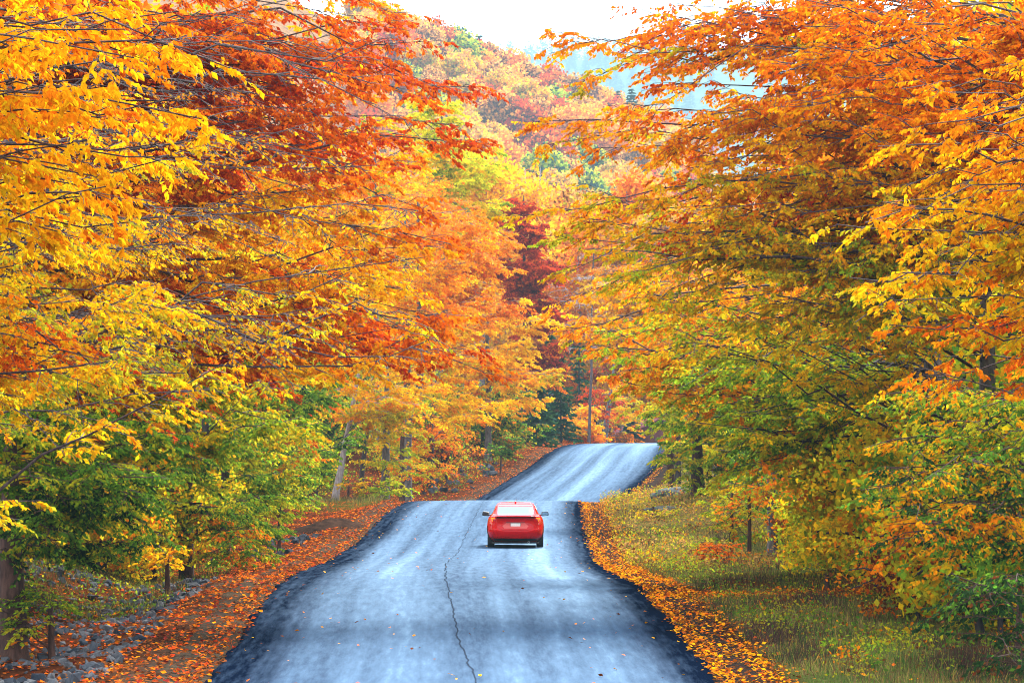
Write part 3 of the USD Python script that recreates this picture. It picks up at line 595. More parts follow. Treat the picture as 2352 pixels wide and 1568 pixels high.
for i, (u, d, r0, b, lab) in enumerate([(1925, 136, 0.13, 'brown', 'brown trunk with thin orange sprays right of the mottled grey trunk'), (1832, 158, 0.08, 'dark', 'thin black trunk before the white dead branches'),
                                        (1990, 122, 0.15, 'dark', 'broad black trunk in the shade of the right hand woods'), (1642, 222, 0.11, 'grey', 'slim grey trunk of a close pair behind the thick brown trunk'),
                                        (1652, 226, 0.09, 'brown', 'slimmer brown trunk of a close pair behind the thick brown trunk'), (1798, 168, 0.2, 'dark', 'ivy dark trunk standing just behind the mottled grey trunk'),
                                        (2110, 118, 0.14, 'dark', 'dark trunk half hidden by orange sprays near the shaded right edge'), (2080, 150, 0.15, 'brown', 'brown trunk among distant orange leaves in the right hand woods')]):
    tree('woodland_tree', lab, 'tree', ux(u, d), d, 13, r0, [(u - 130, 880, u + 130, 1020, 9, ['YG3 O3 Y2', 'YG4 LG3', 'G3 YG3 BR1', 'LG3 YG4', 'YG4 Y2 O2', 'G4 DG2 YG2', 'O4 GO3 YG2', 'O5 RO3 GO2'][i]), (u - 90, 1010, u + 100, 1130, 4, ['O4 RO3', 'YG3', 'YG3 O1', 'YG3 O2', 'YG3', 'G3 YG1', 'O4 YG2', 'O4 RO2'][i])],
         leaf=0.11 * (d / 130) ** 0.7, bk=b, seed=50 + i, sc=(d / 110) ** 0.6, lean=((-0.02, 0.03, 0.0, 0.01, 0.04, -0.01, 0.02, 0)[i], 0))
tree('dead_tree', 'white lichen covered dead branches tangled in the right hand woods', 'tree', ux(1868, 165), 165, 6, 0.05,
     [(1835, 1080, 1930, 1180, 14, 'T1', 1.0), (1850, 1150, 1920, 1230, 8, 'T1', 1.0)], bk='pale', seed=60, twig_r=0.01, dens=1.1)

# shrubs on the right verge and by the left bank
def shrub(name, label, x, d, regs, leaf, seed, sc=1.0, dens=1.2, H=1.2, bk='brown', group=None, hang=0.3):
    return tree(name, label, 'shrub', x, d, H, 0.035, regs, leaf=leaf, bk=bk, seed=seed, sc=sc, dens=dens, hang=hang, tilt=0.9, dspread=0.9, dshift=0, rise=0.6, l2len=0.55, group=group)
shrub('leafy_shrub', 'lime yellow shrub between the thick brown trunk and the mottled grey trunk', ux(1680, 160), 160, [(1610, 1110, 1760, 1190, 22, 'YG6 LG3 Y3'), (1600, 1170, 1760, 1250, 20, 'YG4 G3 LG3 O1')], 0.10, 70, H=1.8)
shrub('leafy_shrub', 'orange tipped shrub beside the mottled grey trunk', ux(1720, 152), 152, [(1640, 1090, 1745, 1150, 12, 'O4 RO2 YG4'), (1640, 1150, 1730, 1220, 8, 'YG4 O3')], 0.095, 71, H=1.9)
shrub('leafy_shrub', 'low yellow gold shrub in the dry grass nearest the boulder', ux(1500, 182), 182, [(1440, 1165, 1570, 1210, 20, 'YG5 Y3 T3'), (1450, 1200, 1600, 1240, 14, 'T4 YG4 O2')], 0.09, 72, H=0.8)
shrub('leafy_shrub', 'small russet shrub at the edge of the dry grass', ux(1645, 140), 140, [(1600, 1240, 1690, 1285, 16, 'RO4 BR3 O3')], 0.09, 73, H=0.5)
shrub('leafy_shrub', 'brown and yellow fern like shrub in the middle of the right verge', ux(1900, 100), 100, [(1790, 1370, 2050, 1450, 20, 'YG4 BR3 T3 O1'), (1850, 1420, 2060, 1480, 10, 'BR4 YG3 RO1')], 0.085, 74, H=0.6)
shrub('leafy_shrub', 'yellowish shrub beneath the shaded tree at the right edge', ux(2140, 92), 92, [(2040, 1330, 2260, 1420, 18, 'YG4 LG3 Y2'), (2080, 1400, 2300, 1470, 12, 'LG3 YG3 BR2')], 0.085, 75, H=0.9)
shrub('leafy_shrub', 'orange leaved shrub at the foot of the brown trunk in the right woods', ux(1900, 132), 132, [(1800, 1180, 2000, 1260, 20, 'O3 YG4 Y3'), (1800, 1240, 1990, 1300, 12, 'BR3 O3 YG2')], 0.09, 76, H=1.2)
shrub('leafy_shrub', 'dark green shrub low on the leaf covered bank', ux(1150, 285), 285, [(1120, 1000, 1190, 1040, 14, 'G5 DG4')], 0.15, 77, sc=1.5, H=1.0)
shrub('leafy_shrub', 'yellow and green seedlings at the foot of the pale leaning trunk', ux(800, 222), 222, [(790, 1090, 870, 1135, 8, 'YG4 Y4 O1'), (900, 1100, 960, 1135, 7, 'LG4 YG3')], 0.13, 78, sc=1.3, H=1.2)
shrub('leafy_shrub', 'gold leaved sprig low over the grass patch left of the road', ux(385, 108), 108, [(330, 1240, 420, 1290, 8, 'Y6 GO3')], 0.10, 79, H=1.0, dens=0.9)
shrub('leafy_shrub', 'green bramble spilling onto the rocky bank at the left edge', ux(120, 84), 84, [(-40, 1330, 150, 1400, 12, 'G4 LG4 YG3'), (-40, 1390, 80, 1470, 8, 'YG3 LG3 O2')], 0.085, 80, H=1.0)
shrub('leafy_shrub', 'green and yellow shrub filling the wood edge above the dirt mound', ux(640, 150), 150, [(560, 1080, 720, 1170, 20, 'YG4 LG5 Y2')], 0.10, 81, H=1.6)

# ------------------------------------------------------------------ woods behind: a few trees, copied
def wood_tree(name, label, group, pal_top, pal_low, H, seed, leaf, n=34, wide=4.2, bk='dark', nlv=9000, cat='tree'):
    r = np.random.default_rng(seed)
    base = np.array([0.0, 0, 0])
    par = thing(name, label, cat, base, group=group)
    s = np.linspace(0, 1, 9)
    TP = np.stack([0.25 * np.sin(s * 3 + seed), 0.25 * np.cos(s * 2.3 + seed) - 0.25, -0.4 + (H + 0.4) * s], 1)
    v, f = trunk_mesh(TP, 0.012 * H, seed=seed); put(par, 'trunk', (v, f), BARK[bk], smooth=True)
    h = (np.arange(n) + r.random(n)) / n
    az = r.random(n) * 6.283
    z = H * (0.12 + 0.8 * h); Lb = wide * (0.35 + 1.25 * np.sin(np.pi * np.clip(h * 0.85 + 0.15, 0, 1)) ** 0.7) * r.uniform(0.7, 1.1, n) * 0.72
    tips = np.stack([np.cos(az) * Lb, np.sin(az) * Lb, z + Lb * (0.1 + 0.6 * h)], 1)
    st = np.stack([np.interp(z, TP[:, 2], TP[:, 0]), np.interp(z, TP[:, 2], TP[:, 1]), z], 1)
    tt = np.linspace(0, 1, 5)[None, :, None]
    limbs = st[:, None] * (1 - tt) + tips[:, None] * tt; limbs[:, 1:-1, 2] += 0.2
    v, f = tubes(limbs, np.full(n, 0.05), np.full(n, 0.015), 4); put(par, 'branches', (v, f), BARK[bk], kind='stuff')
    q = r.integers(0, n, nlv // 22); ctr, _ = along(limbs, q, 0.3 + 0.75 * r.random(len(q)))
    ctr += r.normal(0, 0.35, ctr.shape)
    kk = np.repeat(np.arange(len(q)), 22)
    P = ctr[kk] + r.normal(0, 1, (len(kk), 3)) * np.array([0.5, 0.5, 0.22]) * (wide / 4.2)
    A = norm(r.normal(0, 1, (len(kk), 3)) + np.array([0, 0, -0.4])); N = norm(r.normal(0, 0.8, (len(kk), 3)) + np.array([0, 0, 1]))
    low = P[:, 2] < H * (0.4 + 0.15 * r.normal(0, 1, len(P)))
    col = np.where(low[:, None], colours(pal_low, len(P), r, kk), colours(pal_top, len(P), r, kk))
    V, F, k = leaves(P, A, N, leaf * r.uniform(0.7, 1.3, len(P)), w=0.7)
    put(par, 'crown', (V, F), LEAF, col=np.repeat(col, k, 0), kind='stuff')
    STATS['tris'] += len(F)
    return par
def place(src, copies, name, label, group, first, cat='tree'):
    for j, (x, y, z, rz, sc) in enumerate(copies):
        if j == 0 and first:
            p = stage.GetPrimAtPath(src)
            p.GetAttribute('xformOp:translate').Set(Gf.Vec3d(float(x), float(y), float(z))); p.GetAttribute('xformOp:rotateZ').Set(float(rz)); p.GetAttribute('xformOp:scale').Set(Gf.Vec3f(sc, sc, sc))
        else:
            copy_of(src, name, label, cat, (x, y, z), rz, sc, group)
kinds = [('green and gold tree standing in the woods behind the roadside trees', 'GO4 Y4 YG2 O1', 'G4 LG4 YG3', 15),
         ('orange topped tree standing in the woods behind the roadside trees', 'O5 GO4 RO1', 'YG4 LG3 O2', 16),
         ('olive yellow tree standing in the woods behind the roadside trees', 'Y4 YG4 GO2', 'LG4 G4 YG1', 14)]
rr = np.random.default_rng(9)
for q, (lab, pt, pl, H) in enumerate(kinds):
    grp = lab.split(' tree')[0] + ' woodland trees'
    p = wood_tree('woodland_tree', lab, grp, pt, pl, H, 300 + q, 0.20, nlv=14000)
    cs = []
    for side in (-1, 1):
        for k in range(15):
            d = 88 + (k * 3 + q) * 6.0 + rr.uniform(-2, 2)
            if d > 345: continue
            e = rr.uniform(9.5, 13.5) + (k % 3) * 5.0
            x = float(RL(d)) - e if side < 0 else float(RR(d)) + e
            if abs(x) > 0.105 * d + 5: x = side * (0.105 * d + rr.uniform(1, 4.5))
            cs.append((x, d, float(ground(np.array([x]), d)[0]), rr.uniform(0, 360), float(rr.uniform(0.85, 1.2))))
    for k in range(14):
        side = (-1, 1)[k % 2]; d = -75 + (k * 3 + q) * 2.9
        x = side * (10.5 + rr.uniform(0, 6)) if d > -45 else rr.uniform(-14, 14)
        cs.append((x, d, ZE - 1.8, rr.uniform(0, 360), float(rr.uniform(0.85, 1.1))))
    place(p, cs, 'woodland_tree', lab, grp, True)

for q, (lab, pal, H) in enumerate([('leafy green undergrowth bush at the foot of the roadside woods', 'G6 LG2 DG1 YG1', 2.6), ('yellow leaved undergrowth bush at the foot of the roadside woods', 'Y3 YG4 LG2 O1', 2.4), ('russet undergrowth bush at the foot of the roadside woods', 'O3 BR3 YG2 RO1', 1.8)]):
    grp = lab.split(' undergrowth')[0] + ' undergrowth bushes'
    p = wood_tree('undergrowth_bush', lab, grp, pal, pal, H, 360 + q, 0.13, n=18, wide=1.5, nlv=[5200, 5200, 3600][q], cat='bush')
    cs = []
    for side in (-1, 1):
        for k in range([64, 56, 24][q]):
            d = 80 * (330 / 80) ** rr.random(); e = (4.4 if side < 0 else 5.2) + rr.random() ** 1.7 * 8 - (2.0 if d > 200 else 0)
            x = float(RL(d)) - e if side < 0 else float(RR(d)) + e
            if abs(x) > 0.105 * d + 1.5: x = side * (0.105 * d - rr.uniform(-1, 2.5)); e = float(RL(d)) - x if side < 0 else x - float(RR(d))
            if e < (4.2 if d < 200 else 3.2) or (side < 0 and d < 118 and e < 6.3) or (side > 0 and 128 < d < 255 and e < 6.6) or (side < 0 and 200 < d < 262 and e < 6): continue
            cs.append((x, d, float(ground(np.array([x]), d)[0]), rr.uniform(0, 360), float(rr.uniform(0.7, 1.25))))
    place(p, cs, 'undergrowth_bush', lab, grp, True, 'bush')

# ------------------------------------------------------------------ rise beyond the far crest, hillside and far mountain
HS, MS = 1.55, 2.4
def hill_z(x, d):
    x = np.asarray(x, float) / HS; d = np.asarray(d, float) / HS
    u = 1176 + x / (K * np.maximum(d, 1))
    # ridge height above the eye, falling to the right
    xr = x * 1000 / np.maximum(d, 300)
    ridge = np.interp(xr, [-160, -60, -24.6, -14, -4, 13.75, 27, 34.3, 60, 160], [140, 100, 81, 77.5, 74, 68.5, 63, 58.5, 46, 25]) - 8.5
    s = smoothstep(470, 1000, d)
    z = -6 + (ridge + 6) * s ** 1.15
    z = z - np.maximum(d - 1020, 0) * 0.10
    return (z + 5.0 * gnoise(x, d, 60.0, 51) * smoothstep(480, 640, d)) * HS + ZE
hx = np.linspace(-330, 330, 90) * HS; hd = np.linspace(480, 1350, 90) * HS
HX, HD = np.meshgrid(hx, hd)
HX = HX * HD / 1000 / HS
HILLM = noisy('hill_floor', (0.10, 0.05, 0.02), (0.26, 0.13, 0.05), 0.3, 0.95)
put('/World', 'hillside_terrain', (np.stack([HX, HD, hill_z(HX, HD)], -1).reshape(-1, 3), grid_faces(*HX.shape)), HILLM, smooth=True, kind='structure')
def mount_z(x, d):
    x = np.asarray(x, float) / MS; d = np.asarray(d, float) / MS
    xr = x * 2600 / np.maximum(d, 1000)
    ridge = np.interp(xr, [-700, -200, -40, 60, 130, 260, 500, 900], [230, 225, 207, 214, 224, 236, 240, 200])
    s = smoothstep(1500, 2600, d)
    return ZE + MS * (-5 + (ridge - 22) * s + 22 * gnoise(x, d, 160.0, 61) * s - np.maximum(d - 2650, 0) * 0.12)
mx = np.linspace(-900, 900, 60) * MS; md = np.linspace(1100, 3300, 60) * MS
MX, MD = np.meshgrid(mx, md); MX = MX * MD / 2600 / MS
put('/World', 'far_mountain', (np.stack([MX, MD, mount_z(MX, MD)], -1).reshape(-1, 3), grid_faces(*MX.shape)), noisy('mountain_floor', (0.02, 0.045, 0.03), (0.06, 0.09, 0.05), 0.05, 0.95), smooth=True, kind='structure')
# the broad plain that carries the ground to the horizon
pv = np.array([[-9000, -5000, ZE - 16.0], [9000, -5000, ZE - 16], [9000, 15000, ZE - 16], [-9000, 15000, ZE - 16]])
put('/World', 'valley_floor', (pv, np.array([[0, 1, 2], [0, 2, 3]])), noisy('valley_look', (0.06, 0.05, 0.02), (0.16, 0.11, 0.04), 0.02, 0.95), kind='structure')

# crowns for the hillside
def far_tree(name, label, group, pal, H, seed, leaf, nlv, wide):
    r = np.random.default_rng(seed)
    par = thing(name, label, 'tree', (0, 0, 0), group=group)
    s = np.linspace(0, 1, 5); TP = np.stack([0.2 * np.sin(s * 3), 0.1 * s, -1 + (H + 0.6) * s], 1)
    v, f = trunk_mesh(TP, 0.016 * H, sides=6, seed=seed); put(par, 'trunk', (v, f), BARK['grey'], smooth=True)
    m = nlv // 26
    ph, ct = r.random(m) * 6.283, r.uniform(-0.75, 1, m)
    rad = r.random(m) ** 0.35 * (0.75 + 0.5 * r.random(m))
    c = np.stack([np.cos(ph) * np.sqrt(1 - ct ** 2) * wide, np.sin(ph) * np.sqrt(1 - ct ** 2) * wide, ct * H * 0.42], 1) * rad[:, None] + np.array([0, 0, H * 0.56])
    kk = np.repeat(np.arange(m), 26)
    P = c[kk] + r.normal(0, 1, (len(kk), 3)) * wide * np.array([0.16, 0.16, 0.09])
    A = norm(r.normal(0, 1, P.shape)); N = norm(r.normal(0, 0.8, P.shape) + np.array([0, -0.3, 0.8]))
    V, F, k = leaves(P, A, N, leaf * r.uniform(0.6, 1.4, len(P)), w=0.8)
    put(par, 'crown', (V, F), LEAF, col=np.repeat(colours(pal, len(P), r, kk), k, 0), kind='stuff')
    STATS['tris'] += len(F)
    return par
def spruce(name, label, group, pal, H, seed, leaf, whorls, wide, per=46):
    r = np.random.default_rng(seed)
    par = thing(name, label, 'tree', (0, 0, 0), group=group)
    s = np.linspace(0, 1, 5); TP = np.stack([0 * s, 0 * s, -0.6 + (H + 0.4) * s], 1)
    v, f = trunk_mesh(TP, 0.012 * H, r1=0.02, sides=6, seed=seed); put(par, 'trunk', (v, f), BARK['dark'], smooth=True)
    Ps, As, Ls = [], [], []
    for w in range(whorls):
        h = (w + 0.5) / whorls; z = H * (0.06 + 0.94 * h); R = wide * (1 - h) ** 0.85 + 0.05
        for b in range(7):
            a = r.random() * 6.283; n = max(int(per / 7 * (0.35 + (1 - h))), 2)
            tt = r.random(n); RR = R * r.uniform(0.7, 1.1)
            Ps.append(np.stack([np.cos(a) * RR * tt, np.sin(a) * RR * tt, z - 0.25 * RR * tt + r.normal(0, 0.05 * H / whorls, n)], 1))
            As.append(np.stack([np.cos(a + r.normal(0, 0.7, n)), np.sin(a + r.normal(0, 0.7, n)), r.normal(-0.35, 0.15, n)], 1))
    P = np.concatenate(Ps); A = norm(np.concatenate(As)); N = norm(r.normal(0, 0.4, P.shape) + np.array([0, 0, 1]))
    V, F, k = leaves(P, A, N, leaf * r.uniform(0.7, 1.3, len(P)), w=0.6)
    put(par, 'crown', (V, F), LEAF, col=np.repeat(colours(pal, len(P), r), k, 0), kind='stuff')
    STATS['tris'] += len(F)
    return par
rh = np.random.default_rng(31)
hk = [('orange rounded tree on the hazy hillside', 'O4 GO3 P3'), ('pale gold rounded tree on the hazy hillside', 'Y3 T4 YG2 GO2'), ('rust red rounded tree on the hazy hillside', 'RO4 R2 BR3 P1'),
      ('olive green rounded tree on the hazy hillside', 'LG3 YG3 BG2'), ('pinkish brown thin tree on the hazy hillside', 'P3 BR4 T2')]
spots = []
for dd in np.arange(560, 1030, 15.0) * HS:
    us = np.arange(850, 1600, 1.0 / (K * dd) * 5.6 * HS)
    for u in us:
        u = u + rh.uniform(-25, 25); d = dd + rh.uniform(-6, 6) * HS; x = ux(u, d)
        spots.append((x, d, float(hill_z(x, d)) - 0.5))
rh.shuffle(spots)
spots = spots[:700]
share = [0.27, 0.23, 0.16, 0.14, 0.20]
cut = np.cumsum([0] + share) * len(spots)
for q, (lab, pal) in enumerate(hk):
    grp = lab.split(' tree')[0] + ' trees on the hazy hillside'
    p = far_tree('hillside_tree', lab, grp, pal, 12.0, 400 + q, 0.75, 4800, 4.4 if q != 4 else 3.7)
    mine = spots[int(cut[q]):int(cut[q + 1])]
    place(p, [(x, y, z, rh.uniform(0, 360), float(rh.uniform(0.75, 1.35))) for x, y, z in mine], 'hillside_tree', lab, grp, True)
lab = 'dark blue green spruce on the hazy hillside'
p = spruce('hillside_spruce', lab, 'spruces on the hazy hillside', 'BG4 DG3', 17, 420, 1.1, 18, 4.2, per=130)
cs = []
for (u, v, d) in [(930, 75, 985), (945, 80, 980), (915, 62, 990), (1085, 150, 975), (1100, 148, 975), (1450, 235, 930), (1420, 255, 925), (1130, 165, 970), (1465, 262, 900), (1480, 250, 910), (1390, 270, 850)]:
    d = d * HS; x = ux(u, d); cs.append((x, d, float(hill_z(x, d)) - 0.5, rh.uniform(0, 360), float(rh.uniform(0.7, 1.0))))
place(p, cs, 'hillside_spruce', lab, 'spruces on the hazy hillside', True)
lab = 'tall spruce fading into the haze on the far mountain'
p = spruce('mountain_spruce', lab, 'spruces on the far mountain', 'DG4 G1 BG2', 30, 421, 2.4, 18, 6.0, per=44)
cs = []
for dd in np.arange(2200, 2640, 36.0) * MS:
    for u in np.arange(1100, 1620, 1.0 / (K * dd) * 7 * MS):
        uu2 = u + rh.uniform(-25, 25); d = dd + rh.uniform(-18, 18) * MS; x = ux(uu2, d)
        cs.append((x, d, float(mount_z(x, d)) - 1, rh.uniform(0, 360), float(rh.uniform(0.6, 1.25))))
rh.shuffle(cs); cs = cs[:300]
place(p, cs, 'mountain_spruce', lab, 'spruces on the far mountain', True)

# trees on the rise right behind the crest, hazy
mk = [('orange tree with pale limbs on the wooded rise beyond the far crest', 'O4 GO3 P4 RO1'), ('pink orange thin tree on the wooded rise beyond the far crest', 'P5 T3 O2 BR1'), ('yellow tree on the wooded rise beyond the far crest', 'Y5 GO3 T2'),
      ('tan thinly leaved tree on the wooded rise beyond the far crest', 'T5 BR2 P2 YG1')]
for q, (lab, pal) in enumerate(mk):
    grp = lab.split(' tree')[0] + ' trees beyond the far crest'
    p = wood_tree('rise_tree', lab, grp, pal, pal, 19, 440 + q, 0.36, n=40, wide=4.6, bk='pale', nlv=[11000, 8000, 11000, 6500][q])
    cs = []
    for k in range(16):
        d = 425 + rr.uniform(0, 130); u = 1000 + (k + rr.random()) / 16 * 720
        if d < 450 and 1180 < u < 1560: d += 50
        x = ux(u, d); z0 = max(float(ground(np.array([x]), min(d, 519))[0]) if d < 520 else -99, float(hill_z(x, d)) if d > 505 else -99)
        cs.append((x, d, z0, rr.uniform(0, 360), float(rr.uniform(0.85, 1.35))))
    place(p, cs, 'rise_tree', lab, grp, True)
# dark spruces by the far crest
SP = [(1288, 374, 6.8, 1.9, 'dark green spruce by the roadside at the far crest'), (1262, 382, 9.0, 2.2, 'taller dark spruce left of the roadside spruce at the far crest'), (1452, 420, 3.6, 1.5, 'small blue green spruce beside the brown barn'),
      (1238, 345, 4.5, 1.5, 'short dark spruce on top of the leaf covered bank'), (1330, 415, 10, 2.2, 'slim dark spruce behind the yellow orange sapling')]
for i, (u, d, H, w, lab) in enumerate(SP):
    p = spruce('spruce_tree', lab, None, 'DG4 BG2' if i != 2 else 'BG5 DG2', H, 460 + i, 0.4, 20, w, per=70)
    x = ux(u, d); place(p, [(x, d, float(ground(np.array([x]), d)[0]), 0, 1.0)], '', '', None, True)

# ------------------------------------------------------------------ barn past the crest
def barn():
    d = 424.0; x = ux(1492, d); z = float(ground(np.array([x]), d)[0])
    p = thing('brown_barn', 'dark reddish brown shed roof showing past the far crest on the right', 'shed', (x, d, z), rz=14)
    w, dp, h, rh_ = 5.4, 6.0, 1.5, 1.3
    WALL = noisy('barn_wall', (0.07, 0.022, 0.02), (0.13, 0.045, 0.04), 2.0, 0.8)
    ROOF = noisy('barn_roof', (0.10, 0.035, 0.04), (0.17, 0.06, 0.065), 1.5, 0.7)
    pr = Polygon([(-w / 2, -0.4), (w / 2, -0.4), (w / 2, h), (0, h + rh_), (-w / 2, h)])
    m = trimesh.creation.extrude_polygon(pr, dp, engine='earcut'); m.apply_transform(trimesh.transformations.rotation_matrix(np.pi / 2, [1, 0, 0])); m.apply_translation([0, dp / 2, 0])
    put(p, 'wall', m, WALL)
    for s in (-1, 1):
        ln = math.hypot(w / 2 + 0.35, rh_ + 0.17); b = trimesh.creation.box([ln, dp + 0.7, 0.1])
        b.apply_transform(trimesh.transformations.rotation_matrix(s * math.atan2(rh_, w / 2), [0, 1, 0])); b.apply_translation([s * (w / 4 + 0.14), 0, h + rh_ / 2 + 0.02])
        put(p, 'roof', b, ROOF)
    b = trimesh.creation.box([1.6, 0.06, 1.5]); b.apply_translation([0.4, -dp / 2 - 0.032, 0.5]); put(p, 'door', b, plain('barn_door', (0.05, 0.02, 0.018), 0.8))
barn()

# ------------------------------------------------------------------ stones, boulder, mound
def stone_mesh(r, s, flat=0.6):
    p = r.normal(0, 1, (13, 3)); p = norm(p) * r.uniform(0.75, 1.1, (13, 1)) * np.array([1, r.uniform(0.6, 0.9), flat]) * s
    h = trimesh.convex.convex_hull(p)
    M = trimesh.transformations.euler_matrix(r.normal(0, 0.5), r.normal(0, 0.5), r.random() * 6.28)
    h.apply_transform(M); return np.array(h.vertices), np.array(h.faces)
rs = np.random.default_rng(77)
def stones(n, d0, d1, e0, e1, s0, s1, dense=None):
    out = []
    while len(out) < n:
        d = rs.uniform(d0, d1); e = rs.uniform(e0, e1); x = float(RL(d)) - e
        if abs((x / (K * d))) > 1230: continue
        out.append((x, d, rs.uniform(s0, s1)))
    return out
st_ = stones(215, 70, 112, 1.7, 6.0, 0.09, 0.21) + stones(70, 140, 172, 1.6, 3.4, 0.10, 0.24) + stones(40, 258, 300, 1.0, 4.0, 0.15, 0.35)
for (x, d, s) in st_:
    v, f = stone_mesh(rs, s); z = float(ground(np.array([x]), d)[0])
    put(ground_path, 'stone', (v + np.array([x, d, z + s * 0.22]), f), STONES[rs.integers(0, 3)])
sv, sf, o = [], [], 0
for (x, d, s) in stones(1000, 70, 116, 1.6, 6.4, 0.05, 0.14) + stones(150, 140, 172, 1.5, 3.6, 0.05, 0.12):
    v, f = stone_mesh(rs, s); z = float(ground(np.array([x]), d)[0])
    sv.append(v + np.array([x, d, z + s * 0.2])); sf.append(f + o); o += len(v)
put('/World', 'gravel', (np.concatenate(sv), np.concatenate(sf)), STONES[1], kind='stuff')
def boulder(name, label, u, d, sx, sy, sz, seed):
    x = ux(u, d); m = trimesh.creation.icosphere(4); v = np.array(m.vertices)
    v *= (0.75 + 0.6 * meshkit.fbm(v * 1.6 + seed, 4)[:, None]); v *= np.array([sx, sy, sz])
    p = thing(name, label, 'boulder', (x, d, float(ground(np.array([x]), d)[0])))
    put(p, 'rock', (v, np.array(m.faces)), noisy('boulder_look' + str(seed), (0.03, 0.036, 0.03), (0.15, 0.165, 0.16), 2.5, 0.85, 0.8), smooth=40)
boulder('boulder', 'flat grey lichened boulder in the dry grass right of the road', 1560, 205, 1.15, 0.9, 0.42, 3)
boulder('boulder', 'low grey stone half buried in the verge in front of the flat boulder', 1530, 186, 0.8, 0.5, 0.16, 5)
def mound():
    d = 178.0; x = ux(752, d); n = 26
    a = np.linspace(0, 2 * np.pi, n, endpoint=False); rad = np.linspace(1, 0, 9)
    V = []
    for q in rad:
        px = x + np.cos(a) * q * 1.5; py = d + np.sin(a) * q * 2.2
        z = ground(px, py) - 0.05 + 0.36 * (1 - q ** 2) ** 0.8 + 0.55 * gnoise(px, py, 0.6, 91) * (1 - q)
        V.append(np.stack([px, py, z], 1))
    idx = np.arange(9 * n).reshape(9, n); A, B = idx[:-1], idx[1:]
    F = np.stack([A, np.roll(A, -1, 1), np.roll(B, -1, 1), B], -1).reshape(-1, 4)
    m = put('/World', 'dirt_mound', (np.concatenate(V), np.concatenate([F[:, :3], F[:, [0, 2, 3]]])), noisy('mound_look', (0.012, 0.008, 0.006), (0.05, 0.027, 0.018), 4.0, 0.95, 0.9), smooth=True)
    tag(stage.GetPrimAtPath(m), 'brown dirt mound strewn with leaves on the left roadside before the near crest', 'mound')
mound()

# ------------------------------------------------------------------ fallen leaves, grass
def scatter_leaves(name, xs, ds, zs, pal, size, r, lift=0.01, tilt=0.35):
    n = len(xs)
    P = np.stack([xs, ds, zs + lift + r.random(n) * 0.02], 1)
    a = r.random(n) * 6.283
    A = norm(np.stack([np.cos(a), np.sin(a), r.normal(0.12, 0.2, n)], 1)); N = norm(np.array([[0, 0, 1.0]]) + r.normal(0, tilt, (n, 3)))
    V, F, k = leaves(P, A, N, size * r.uniform(0.6, 1.3, n), w=0.75)
    V[:, 2] = np.maximum(V[:, 2], np.repeat(zs, k) + 0.004)
    put('/World', name, (V, F), LITTER, col=np.repeat(colours(pal, n, r), k, 0), kind='stuff')
    STATS['tris'] += len(F)
rl = np.random.default_rng(5)
def strip(n, d0, d1, side, e0, e1, peak=None):
    u = rl.random(n); d = d0 * (d1 / d0) ** u
    e = rl.uniform(e0, e1, n) if peak is None else np.clip(rl.normal(peak[0], peak[1], n), e0, e1)
    x = RL(d) - e if side < 0 else RR(d) + e
    return x, d
pc = [strip(7000, 70, 400, 1, -0.06, 0.8, (0.20, 0.14)), strip(4600, 70, 250, 1, 0.5, 2.2, (0.95, 0.22)), strip(1700, 70, 240, 1, 0.2, 1.1), strip(1800, 70, 240, 1, 2, 8)]
x = np.concatenate([a for a, b in pc]); d = np.concatenate([b for a, b in pc])
k = np.abs(x) < 0.105 * d + 2; x, d = x[k], d[k]
side_drive = 102 + rl.normal(0, 0.9, 2600); xd = RR(side_drive) + rl.uniform(0.4, 6.5, 2600)
x = np.concatenate([x, xd]); d = np.concatenate([d, side_drive])
def surf(x, d):
    on = (x > RL(d)) & (x < RR(d))
    return np.where(on, road_z(x, d), ground(x, d))
scatter_leaves('fallen_leaves', x, d, surf(x, d), 'O5 GO5 RO3 BR5', 0.082, rl)
pc = [strip(4200, 70, 245, -1, -0.08, 0.9, (0.28, 0.18)), strip(24000, 70, 245, -1, 0.9, 8.0, (3.2, 1.6)), strip(4500, 70, 240, -1, 0.2, 2.0), strip(26000, 240, 395, -1, -0.1, 7.0), strip(12000, 130, 250, -1, 1.2, 4.0)]
x = np.concatenate([a for a, b in pc]); d = np.concatenate([b for a, b in pc]); k = np.abs(x) < 0.105 * d + 2; x, d = x[k], d[k]
scatter_leaves('fallen_leaves', x, d, surf(x, d), 'O2 RO4 BR9 R2 DR1', 0.09, rl)
n = 330; d = 66 * (230 / 66) ** rl.random(n); tt = np.where(rl.random(n) < 0.45, rl.random(n), np.where(rl.random(n) < 0.5, rl.beta(1, 9, n), 1 - rl.beta(1, 8, n)))
x = RL(d) + (RR(d) - RL(d)) * np.clip(tt, 0.01, 0.99)
scatter_leaves('fallen_leaves', x, d, road_z(x, d), 'O4 GO4 RO2 BR3', 0.075, rl, lift=0.012)

